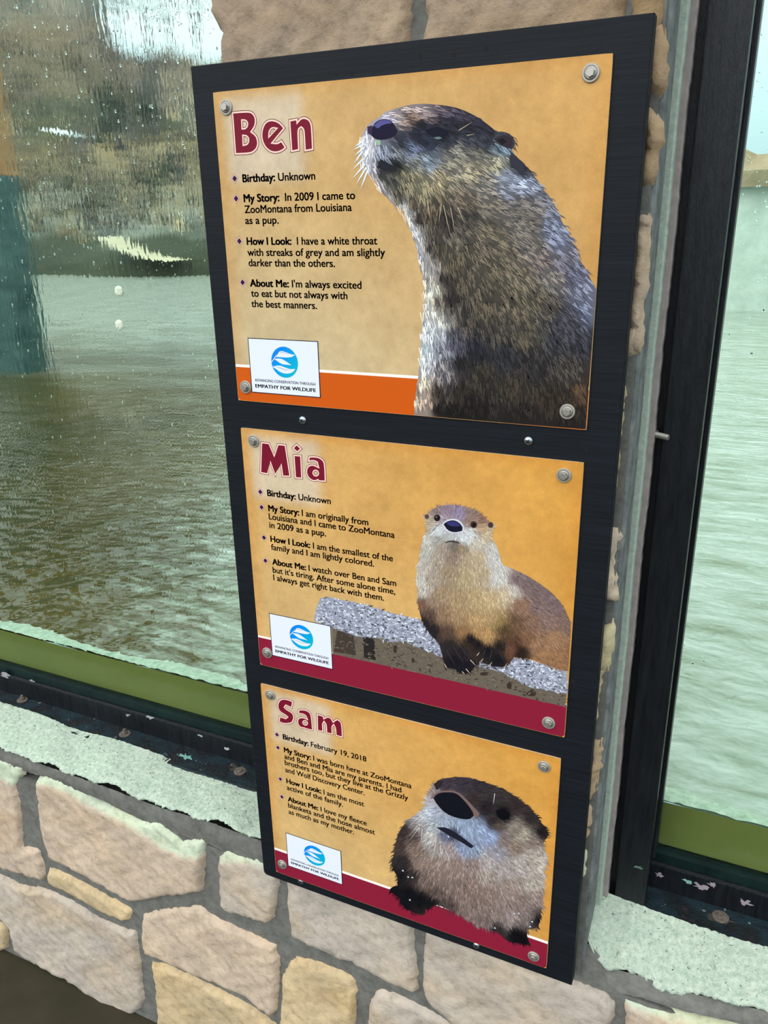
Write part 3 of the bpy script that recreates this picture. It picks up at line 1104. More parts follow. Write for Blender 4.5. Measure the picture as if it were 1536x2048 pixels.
# far pool wall with rock ledge behind the right window
a_, b_ = atY((1440, 372), 8.0), atY((1700, 330), 8.0)
bm = bmesh.new()
add_box(bm, -1.2, 14, 8.0, 9.0, WZ - .2, a_[2])
structure(bmobj('wall_pool', bm, M_pale_wall), 'pale concrete pool wall behind the right window')
V, F = [], []
xs = np.arange(-1.2, 14, .12)
for x in xs:
    j = rng.normal(0, .03)
    zt = a_[2] + .26 + .05 * math.sin(x * 2.1) + j
    V += [(x, 7.86 + j, a_[2] - .02), (x, 7.80 + j * 2, a_[2] + .12), (x, 7.9 + j, zt), (x, 8.5, zt + .02), (x, 9.1, a_[2])]
for i in range(len(xs) - 1):
    for k in range(4):
        a = i * 5 + k
        F.append((a, a + 5, a + 6, a + 1))
led = mesh('rock_ledge', V, F, M_tan_rock)
led['label'] = 'tan rock ledge capping the pale pool wall behind the right window'
led['category'] = 'rock'

# ================================================================== THE BOARD
bx0, bx1 = -0.0342, -0.0342 + 0.5803
bz0, bz1 = -1.3156, 0.0333
board = empty('sign_board', ((bx0 + bx1) / 2, 0.02, bz0), 'tall black-stained wooden board screwed to the stone pillar', 'board')
r_c = 0.009
out = [(bx0 + r_c * (1 - math.cos(q)), bz0 + r_c * (1 - math.sin(q))) for q in np.linspace(0, math.pi / 2, 7)]
out += [(bx1, bz0), (bx1, bz1), (bx0, bz1)]
inn = [p for p in inset(out, .0011)]
bm = bmesh.new()
rings = [[bm.verts.new((p[0], y, p[1])) for p in q] for q, y in ((inn, 0.0), (out, 0.0011), (out, 0.0205))]
bm.faces.new(rings[0])
bm.faces.new(rings[2])
for a, b in zip(rings, rings[1:]):
    for k in range(len(a)):
        bm.faces.new((a[k], a[(k + 1) % len(a)], b[(k + 1) % len(a)], b[k]))
keep(bmobj('backing_board', bm, M_board), board)
for p in ((605.6, 840), (1057, 881.5), (602, 1762), (953, 1890)):
    c = atY(p, 0.0)
    bm = bmesh.new()
    lathe(bm, [(0.0062, 0), (0.0058, 0.0015), (0.0042, 0.003), (0.002, 0.0037)], c, (0, -1, 0), 20)
    s_ = bmobj('screw', bm, M_screw, None, True)
    keep(s_, board)
    bm = bmesh.new()
    a = random.uniform(0, 1.5)
    for k in range(2):
        r = bmesh.ops.create_cube(bm, size=1)
        for v in r['verts']:
            q = Vector((v.co.x * .0058, v.co.y * .001, v.co.z * .0011))
            th = a + k * math.pi / 2
            v.co = Vector((c[0] + q.x * math.cos(th) - q.z * math.sin(th), c[1] - .0036 + q.y, c[2] + q.x * math.sin(th) + q.z * math.cos(th)))
    d_ = bmobj('screw_recess', bm, M_hole)
    d_.parent = s_
    d_.matrix_parent_inverse = Matrix.Translation(-Vector(board.location))
    d_.matrix_parent_inverse = s_.matrix_parent_inverse.copy()
    d_.matrix_parent_inverse = Matrix.Identity(4)
for p in ((841, 112), (908, 109), (973, 95.5), (1233, 153), (702, 147), (1173, 901.5), (1146, 1362)):
    c = atY(p, 0.0)
    bm = bmesh.new()
    lathe(bm, [(0.0024, 0), (0.0024, 0.0002)], c, (0, -1, 0), 12)
    keep(bmobj('screw_hole', bm, M_hole), board)

# ================================================================== THE SIGNS
PF = -0.0030      # printed face of the panels
def flat(name, loops_xz, y, mat, root=None):
    V, F = [], []
    for loops in loops_xz:
        vs, tr = tess(loops)
        o = len(V)
        V += [(p[0], y, p[1]) for p in vs]
        for t in tr:
            a, b, c = (vs[i] for i in t)
            if (b[0] - a[0]) * (c[1] - a[1]) - (b[1] - a[1]) * (c[0] - a[0]) < 0:
                t = (t[0], t[2], t[1])
            F.append((o + t[0], o + t[1], o + t[2]))
    ob = mesh(name, V, F, mat)
    return keep(ob, root) if root is not None else ob

_cache = {}
def glyph_run(text, bold):
    """text set in Blender's built-in typeface, size 1 -> verts, faces, advance"""
    key = (text, bold)
    if key in _cache:
        return _cache[key]
    cu = bpy.data.curves.new('t', 'FONT')
    cu.body = text
    cu.size = 1
    cu.resolution_u = 4
    ob = bpy.data.objects.new('t', cu)
    COL.objects.link(ob)
    dg = bpy.context.evaluated_depsgraph_get()
    dg.update()
    me = bpy.data.meshes.new_from_object(ob.evaluated_get(dg))
    V = np.array([tuple(v.co) for v in me.vertices]) if len(me.vertices) else np.zeros((0, 3))
    F = [tuple(p.vertices) for p in me.polygons]
    bpy.data.objects.remove(ob)
    bpy.data.curves.remove(cu)
    bpy.data.meshes.remove(me)
    # heavier weight: overprint with small shifts
    d = (.036, .020) if bold else (.019, .012)
    n0 = len(V)
    VV, FF = [], []
    for k, (ax, ay) in enumerate(((-1, -1), (1, -1), (1, 1), (-1, 1), (0, 0))):
        VV.append(V + np.array([ax * d[0], ay * d[1], 0]))
        FF += [tuple(i + k * n0 for i in f) for f in F]
    V, F = np.vstack(VV), FF
    _cache[key] = (V, F)
    return V, F

def set_line(segs, p0, p1, cap, Vout, Fout, y):
    """segs: [(text, bold)] from p0 to p1 (x, z) on the panel, letters cap high"""
    x = 0.0
    parts = []
    sp = 0.27
    for text, bold in segs:
        lead = len(text) - len(text.lstrip(' '))
        x += sp * lead
        V, F = glyph_run(text.strip(' '), bold)
        if not len(V):
            continue
        parts.append((V + np.array([x - V[:, 0].min(), 0, 0]), F))
        x += np.ptp(V[:, 0]) + (0.05 if bold else 0.0)
    w_ = max(v[:, 0].max() for v, _ in parts)
    p0, p1 = np.array(p0), np.array(p1)
    sx = np.hypot(*(p1 - p0)) / w_
    ux = (p1 - p0) / np.hypot(*(p1 - p0))
    sy = cap / 0.68
    for V, F in parts:
        o = len(Vout)
        for v in V:
            q = p0 + ux * v[0] * sx
            Vout.append((q[0], y, q[1] + v[1] * sy))
        Fout.extend(tuple(o + i for i in f) for f in F)

def bilerp_color(u, v, kind):
    """parchment tone across a panel: u 0..1 left-right, v 0..1 top-down"""
    pale, tan, deep, edge = (lin(q) for q in (((206, 196, 164), (206, 174, 122), (208, 162, 98), (200, 144, 72)) if kind == 0 else
                                              ((214, 184, 130), (212, 172, 110), (218, 160, 76), (206, 138, 54))))
    r = np.clip(u * 1.1 - .12 + (0.35 - v) * .35, 0, 1)
    c = tan * (1 - r)[:, None] + deep * r[:, None]
    lo = np.clip((v - .35) * 1.6, 0, 1) * np.clip(1.25 - u * 1.3, 0, 1)
    c = c * (1 - lo * .8)[:, None] + pale * (lo * .8)[:, None]
    e = np.clip(1 - np.minimum(np.minimum(u, 1 - u), np.minimum(v, 1 - v)) / .045, 0, 1) * .5
    c = c * (1 - e)[:, None] + edge * e[:, None]
    # lighter plate behind the name
    gl = np.array(lin((214, 198, 174)))
    du = np.clip((np.abs(u - .145) - .095) / .035, 0, 1)
    dv = np.clip((np.abs(v - .145) - .10) / .04, 0, 1)
    g_ = (1 - np.clip(np.hypot(du, dv), 0, 1)) * .85
    c = c * (1 - g_)[:, None] + gl * g_[:, None]
    return c

def panel(x0, z1, root, kind):
    """thin printed panel with rounded corners; front coloured on a fine grid"""
    w_, h_ = 0.508, 0.4051
    n, mm = 64, 52
    V, F, Cc = [], [], []
    us = np.linspace(0, 1, n)
    vs = np.linspace(0, 1, mm)
    uu, vv = np.meshgrid(us, vs)
    cc = bilerp_color(uu.ravel(), vv.ravel(), kind)
    for (u, v) in zip(uu.ravel(), vv.ravel()):
        x, z = x0 + u * w_, z1 - v * h_
        # round the corners a little
        r = .0012
        cx = min(max(x, x0 + r), x0 + w_ - r)
        cz = min(max(z, z1 - h_ + r), z1 - r)
        d = math.hypot(x - cx, z - cz)
        if d > r and abs(x - cx) > 0 and abs(z - cz) > 0:
            x, z = cx + (x - cx) * r / d, cz + (z - cz) * r / d
        V.append((x, PF, z))
    Cc = list(cc)
    for j in range(mm - 1):
        for i in range(n - 1):
            a = j * n + i
            F.append((a, a + n, a + n + 1, a + 1))
    rim = [i for i in range(n)] + [j * n + n - 1 for j in range(1, mm)] + [(mm - 1) * n + i for i in range(n - 2, -1, -1)] + [j * n for j in range(mm - 2, 0, -1)]
    o = len(V)
    for i in rim:
        V.append((V[i][0], -0.0002, V[i][2]))
        Cc.append(lin((220, 205, 180)))
    k = len(rim)
    for i in range(k):
        F.append((rim[i], rim[(i + 1) % k], o + (i + 1) % k, o + i))
    F.append(tuple(o + i for i in range(k - 1, -1, -1)))
    ob = mesh('panel', V, F, M_parch, None, False, Cc)
    bm = bmesh.new()
    bm.from_mesh(ob.data)
    bmesh.ops.recalc_face_normals(bm, faces=bm.faces)
    bm.to_mesh(ob.data)
    bm.free()
    return keep(ob, root)

def sign_bolt(p, root, beige):
    c = atY(p, PF)
    c = (c[0], PF, c[2])
    bm = bmesh.new()
    lathe(bm, [(0.0095, 0), (0.0095, 0.0016), (0.0088, 0.0024), (0.0072, 0.0024), (0.0068, 0.0016), (0.0055, 0.0016)], c, (0, -1, 0), 32)
    wsh = keep(bmobj('washer', bm, M_washer, None, False), root)
    bm = bmesh.new()
    lathe(bm, [(0.0068, 0.0015), (0.0066, 0.0024), (0.0056, 0.0032)], c, (0, -1, 0), 24)
    lathe(bm, [(0.0050, 0.0025), (0.0050, 0.0062), (0.0044, 0.0068)], c, (0, -1, 0), 6, random.random())
    hx = bmobj('hex_head', bm, M_steel)
    hx.parent = wsh
    return wsh

# ---- printed artwork made of many small flat shapes
class Art:
    def __init__(self):
        self.V, self.F, self.C = [], [], []
    def poly(self, pts, colf, y, smooth=1, step=None):
        """filled outline in photo tracing coordinates; colf = colour or function of points"""
        P = smooth_poly(pts, smooth) if smooth else [p[:2] for p in pts]
        if step:
            P = densify(P, step)
            v2, f2 = grid_fill(P, step)
        else:
            v2, f2 = tess([P])
            v2 = np.array(v2)
        Q = atYn(v2, y)
        o = len(self.V)
        self.V += [(q[0], y, q[1]) for q in Q]
        self.C += list(colf(v2)) if callable(colf) else [lin(colf)] * len(v2)
        for f in f2:
            a, b, c = (Q[i] for i in f[:3])
            if (b[0] - a[0]) * (c[1] - a[1]) - (b[1] - a[1]) * (c[0] - a[0]) < 0:
                f = tuple(reversed(f))
            self.F.append(tuple(o + i for i in f))
    def strokes(self, S, y0):
        """S rows: x, y, angle(rad), length, width, bend, r, g, b (linear), layer"""
        for x, y, a, ln, w_, bd, r, g, b, ly in S:
            ux, uy = math.cos(a), math.sin(a)
            vx, vy = -uy, ux
            m_ = (x + ux * ln * .5 + vx * bd, y + uy * ln * .5 + vy * bd)
            pts = [(x + vx * w_ * .5, y + vy * w_ * .5), (x - vx * w_ * .5, y - vy * w_ * .5),
                   (m_[0] - vx * w_ * .42, m_[1] - vy * w_ * .42), (m_[0] + vx * w_ * .42, m_[1] + vy * w_ * .42),
                   (x + ux * ln, y + uy * ln)]
            yy = y0 - ly
            Q = atYn(pts, yy)
            o = len(self.V)
            self.V += [(q[0], yy, q[1]) for q in Q]
            self.C += [(r, g, b)] * 5
            self.F += [(o, o + 1, o + 2, o + 3), (o + 3, o + 2, o + 4)]
    def build(self, name, root):
        return keep(mesh(name, self.V, self.F, M_print, None, False, self.C), root)

def field(ctrl, desat=.15):
    P = np.array([c[:2] for c in ctrl], float)
    Cr = np.array([c[2:5] for c in ctrl], float)
    gray = Cr.mean(1, keepdims=True)
    Cc = lin(Cr * (1 - desat) + gray * desat)
    A = np.array([math.radians(c[5]) if len(c) > 5 else 0 for c in ctrl])
    def col(Q):
        Q = np.asarray(Q, float)
        d = ((Q[:, None, :] - P[None]) ** 2).sum(2)
        w_ = 1 / (d + 6) ** 2.2
        w_ /= w_.sum(1, keepdims=True)
        return w_ @ Cc
    def ang(Q):
        Q = np.asarray(Q, float)
        d = ((Q[:, None, :] - P[None]) ** 2).sum(2)
        w_ = 1 / (d + 60) ** 1.3
        return np.arctan2(w_ @ np.sin(A), w_ @ np.cos(A))
    return col, ang

def fur(art, outline, ctrl, n, ln, wd, contrast, y, rect, vee=0.5, avoid=(), base_mul=0.72, desat=.1, dark=.45, tint=(1, 1, 1), va=.1):
    col, ang = field(ctrl, desat)
    art.poly(outline, lambda q: col(q) * base_mul, y, 1, 7)
    P = np.array([p[:2] for p in outline], float)
    lo, hi = P.min(0), P.max(0)
    pts = rng.uniform(lo, hi, (int(n * 1.9), 2))
    pts = pts[inpoly(pts, P)]
    for a in avoid:
        pts = pts[~inpoly(pts, a)]
    pts = pts[:n]
    c = col(pts)
    an = ang(pts) + rng.normal(0, .10, len(pts))
    S = []
    for (x, yy), k, a in zip(pts, c, an):
        l_ = ln * random.uniform(.6, 1.4)
        tip = atYn([(x + math.cos(a) * l_, yy + math.sin(a) * l_)], y)[0]
        if not (rect[0] < tip[0] < rect[1] and rect[2] < tip[1] < rect[3]):
            continue
        b0 = atYn([(x, yy)], y)[0]
        if not (rect[0] + .001 < b0[0] < rect[1] - .001 and rect[2] + .001 < b0[1] < rect[3]):
            continue
        u = random.random()
        if u < dark:
            f = 1 - contrast * random.uniform(.35, .95)
            lay = random.randint(0, 22)
        else:
            f = 1 + contrast * random.uniform(.1, 1.1) * (.45 if k.mean() < .05 else 1)
            lay = random.randint(23, 50)
        kk = np.clip(k * f * (np.array(tint) if f > 1 and k[2] < k[0] * 1.15 else 1), 0, .95)
        w_ = wd * random.uniform(.6, 1.3) * (1.25 if lay < 23 else .8)
        ly = 0.00003 + 0.0000035 * lay
        if lay > 22 and random.random() < vee:
            S.append((x, yy, a + va, l_, w_, 0, *kk, ly))
            tx, ty = x + math.cos(a + va) * l_, yy + math.sin(a + va) * l_
            a2 = a - va * 1.4
            S.append((tx - math.cos(a2) * l_, ty - math.sin(a2) * l_, a2, l_, w_, 0, *kk, ly + .000002))
        else:
            S.append((x, yy, a, l_, w_, random.gauss(0, .08) * l_, *kk, ly))
    art.strokes(S, y)

def line_strokes(art, rows, y, w_, colr, ly=0.00024):
    S = []
    for (x0, y0, x1, y1, *b) in rows:
        S.append((x0, y0, math.atan2(y1 - y0, x1 - x0), math.hypot(x1 - x0, y1 - y0), w_, b[0] if b else 0, *lin(colr), ly))
    art.strokes(S, y)

def art_ben(root, rect):
    A_, sA = (690, 190), 0.234375
    B_, sB = (780, 380), 0.286458
    y = PF - 0.00018
    out = zm(A_, sA, [(150, 330), (185, 270), (240, 220), (290, 195), (330, 155), (420, 120), (520, 90), (630, 73), (740, 78), (850, 88), (960, 110), (1060, 150), (1150, 200), (1230, 260), (1290, 312), (1360, 312), (1420, 340), (1448, 390), (1445, 440), (1415, 475)])
    out += [(1042, 322), (1062, 342), (1088, 381), (1098, 391)]
    out += zm(B_, sB, [(1150, 110), (1175, 160), (1210, 240), (1270, 350), (1310, 470), (1370, 560), (1425, 672), (1436, 688)])
    out += [(1192.4, 578), (1187, 650), (1178.6, 760), (1171, 858.6), (1100, 853), (1000, 844.8), (900, 836.2), (828, 830)]
    out += zm(B_, sB, [(172, 1480), (190, 1350), (205, 1250), (215, 1150), (215, 1080), (225, 950), (235, 820), (240, 700), (230, 620), (215, 540), (195, 450), (180, 370), (160, 310), (135, 240), (100, 150), (60, 120), (30, 90), (0, 70)])
    out += zm(A_, sA, [(380, 890), (330, 850), (290, 800), (260, 740), (215, 680), (185, 640), (150, 560), (130, 480), (140, 400)])
    ca = zm(A_, sA, [(190, 450, 225, 225, 250, 100), (170, 560, 230, 235, 255, 110), (160, 380, 215, 210, 240, 100), (215, 650, 200, 190, 220, 80), (270, 740, 215, 205, 215, 60), (340, 840, 190, 180, 190, 40),
        (330, 180, 215, 205, 240, -10), (450, 140, 190, 170, 180, -5), (620, 95, 180, 160, 170, 5), (700, 140, 150, 130, 140, 0), (560, 200, 130, 100, 90, 0), (850, 110, 90, 75, 100, 20), (1000, 150, 70, 60, 85, 30), (1150, 230, 50, 45, 75, 40), (1250, 310, 40, 40, 60, 50),
        (600, 300, 35, 40, 70, 20), (750, 280, 20, 25, 45, 20), (850, 330, 25, 30, 50, 20), (700, 400, 40, 48, 78, 30), (1000, 320, 45, 50, 70, 20), (900, 220, 40, 38, 60, 25), (1150, 380, 55, 60, 80, 40), (1380, 380, 50, 45, 60, 60), (1330, 450, 110, 140, 170, 50), (1310, 330, 90, 90, 110, 30),
        (330, 480, 140, 150, 180, 80), (450, 480, 110, 120, 130, 40), (560, 440, 90, 105, 150, 30), (600, 560, 120, 125, 125, 30), (700, 560, 130, 150, 175, 30), (470, 400, 60, 65, 90, 30), (650, 250, 38, 36, 56, 25), (950, 270, 40, 40, 58, 25), (1080, 280, 42, 42, 60, 30), (1200, 370, 46, 46, 62, 40), (620, 360, 44, 48, 72, 30), (900, 395, 46, 52, 76, 25), (1050, 210, 50, 46, 66, 30), (800, 220, 44, 40, 60, 20), (1030, 400, 60, 62, 78, 25),
        (330, 600, 25, 30, 40, 20), (420, 610, 35, 40, 45, 20), (300, 680, 60, 65, 60, 60), (380, 740, 70, 75, 70, 70), (450, 840, 110, 105, 85, 80), (500, 700, 130, 125, 95, 80), (600, 720, 150, 140, 105, 70), (680, 840, 150, 140, 105, 80), (800, 700, 165, 150, 115, 45), (900, 600, 150, 145, 130, 30), (950, 450, 140, 140, 135, 10), (1100, 500, 110, 110, 105, 20), (1100, 620, 165, 155, 125, 25), (1280, 600, 160, 155, 130, 40), (1330, 560, 170, 170, 150, 60), (1200, 740, 140, 135, 130, 20), (1350, 680, 160, 175, 205, 15), (1480, 740, 170, 185, 230, 15), (1400, 800, 130, 135, 160, 10), (1440, 560, 50, 50, 65, 40), (1500, 640, 45, 45, 60, 45), (600, 920, 110, 95, 75, 90), (760, 930, 110, 95, 75, 90), (1000, 900, 120, 105, 90, 30), (520, 1000, 200, 200, 210, 80), (560, 1120, 220, 220, 235, 80), (620, 1060, 80, 65, 60, 85), (700, 1030, 90, 75, 60, 90), (850, 1050, 60, 50, 50, 80), (1050, 1020, 80, 75, 70, 40), (1250, 950, 130, 120, 110, 20), (1480, 920, 120, 115, 120, 10)])
    cb = zm(B_, sB, [(110, 170, 210, 210, 220, 75), (170, 290, 215, 215, 230, 80), (220, 420, 225, 225, 235, 85), (260, 560, 215, 205, 200, 90), (290, 700, 230, 220, 200, 90), (290, 850, 235, 230, 220, 85), (280, 1000, 225, 235, 250, 85), (250, 1120, 210, 230, 250, 90), (270, 1230, 215, 220, 235, 95), (240, 1330, 225, 200, 180, 90), (230, 1450, 220, 185, 165, 90), (230, 1560, 200, 170, 155, 90),
        (350, 800, 120, 110, 105, 85), (420, 760, 60, 50, 50, 85), (380, 1100, 150, 150, 170, 80), (440, 1080, 70, 70, 90, 80), (360, 1250, 120, 115, 130, 80), (330, 1400, 60, 50, 50, 80), (340, 1530, 35, 30, 35, 85),
        (200, 200, 80, 70, 65, 80), (300, 300, 85, 75, 65, 85), (270, 400, 70, 62, 58, 85), (350, 420, 90, 80, 65, 85), (450, 500, 100, 90, 70, 80), (400, 620, 60, 52, 50, 80), (600, 400, 105, 95, 80, 60), (520, 650, 90, 80, 68, 80), (700, 300, 120, 110, 90, 30), (800, 450, 115, 105, 88, 45), (700, 600, 105, 95, 78, 60), (900, 600, 120, 108, 90, 50), (1000, 350, 130, 120, 115, 30), (1000, 230, 130, 120, 115, 20), (900, 150, 120, 115, 110, 15), (1100, 250, 120, 130, 165, 30), (1170, 330, 130, 140, 180, 35), (1050, 480, 130, 115, 115, 35), (1200, 500, 115, 110, 130, 40), (1280, 600, 105, 105, 140, 40), (1150, 620, 130, 125, 125, 45), (1350, 700, 130, 135, 170, 40), (1380, 850, 120, 130, 170, 35), (1100, 780, 85, 78, 75, 50), (1250, 900, 75, 75, 90, 45), (1000, 750, 110, 100, 82, 60), (850, 800, 105, 95, 78, 65), (650, 800, 95, 85, 70, 75), (550, 900, 75, 68, 65, 80), (750, 950, 80, 74, 68, 70), (950, 1000, 90, 82, 70, 70), (1150, 1050, 65, 65, 75, 60), (1350, 1050, 60, 60, 75, 55), (600, 1100, 45, 45, 58, 80), (500, 1200, 45, 42, 48, 80), (800, 1150, 50, 50, 60, 75), (1000, 1200, 55, 52, 58, 75), (1250, 1250, 75, 70, 66, 65), (1350, 1400, 85, 60, 45, 75), (650, 1300, 65, 58, 50, 80), (500, 1400, 50, 42, 38, 80), (900, 1400, 70, 60, 50, 85), (1150, 1450, 60, 50, 42, 85), (600, 1520, 40, 35, 33, 85), (900, 1570, 48, 42, 40, 88), (1250, 1600, 50, 42, 38, 90), (450, 1540, 35, 30, 30, 85)])
    ctrl = ca + cb
    art = Art()
    nose = zm(A_, sA, [(222, 345), (240, 250), (300, 207), (380, 207), (420, 250), (450, 310), (425, 350), (330, 385), (260, 378)])
    fur(art, out, ctrl, 6600, 17, 1.9, .85, y, rect, .6, [nose], .5, .38, .56, (1.08, 1.0, .86), .11)
    y2 = y - 0.00026
    art.poly(nose, (24, 18, 46), y2)
    art.poly(zm(A_, sA, [(245, 262), (300, 212), (375, 212), (400, 240), (330, 250), (280, 285)]), (84, 82, 142), y2 - .00003)
    art.poly(zm(A_, sA, [(190, 270), (235, 260), (225, 340), (195, 330)]), (56, 38, 70), y2 - .00002)
    art.poly(zm(A_, sA, [(300, 545), (380, 590), (440, 610), (440, 640), (350, 640), (270, 620), (290, 580)]), (28, 32, 40), y2)
    art.poly(zm(A_, sA, [(680, 300), (790, 270), (880, 310), (840, 370), (740, 350)]), (14, 18, 34), y2)
    art.poly(zm(A_, sA, [(755, 365), (800, 352), (830, 368), (790, 382)]), (96, 118, 124), y2 - .00003)
    art.poly(zm(A_, sA, [(1270, 375), (1330, 345), (1400, 350), (1435, 400), (1415, 460), (1350, 440), (1300, 410)]), (46, 36, 46), y2)
    art.poly(zm(A_, sA, [(1300, 385), (1350, 368), (1380, 400), (1340, 425)]), (16, 16, 26), y2 - .00003)
    art.poly(zm(A_, sA, [(1420, 490), (1536, 590), (1530, 690), (1430, 610), (1395, 560)]) + [], (48, 48, 60), y2)
    line_strokes(art, zm(A_, sA, [(140, 395, 78, 445), (150, 420, 66, 472), (140, 480, 72, 590), (150, 540, 62, 640), (160, 590, 62, 718), (170, 620, 92, 768), (185, 640, 130, 810), (150, 450, 80, 520)]) and
                 [tuple(A_[i % 2] + q * sA for i, q in enumerate(r)) for r in [(150, 395, 78, 445), (160, 420, 66, 472), (150, 480, 72, 590), (160, 540, 62, 640), (170, 590, 62, 718), (180, 620, 92, 768), (195, 640, 130, 810), (160, 450, 80, 520)]],
                 y, 3.4, (228, 236, 250), .0003)
    line_strokes(art, [tuple(A_[i % 2] + q * sA for i, q in enumerate(r)) for r in [(970, 302, 1090, 228), (1040, 345, 1110, 332), (820, 930, 800, 1100), (700, 900, 730, 1080), (840, 940, 900, 1200), (900, 960, 940, 1180), (960, 960, 1030, 1110)]], y, 1.3, (196, 180, 150), .0003)
    art.poly(zm(A_, sA, [(255, 385), (300, 385), (305, 425), (275, 430)]), (150, 180, 150), y2)
    return art.build('otter_picture', root)

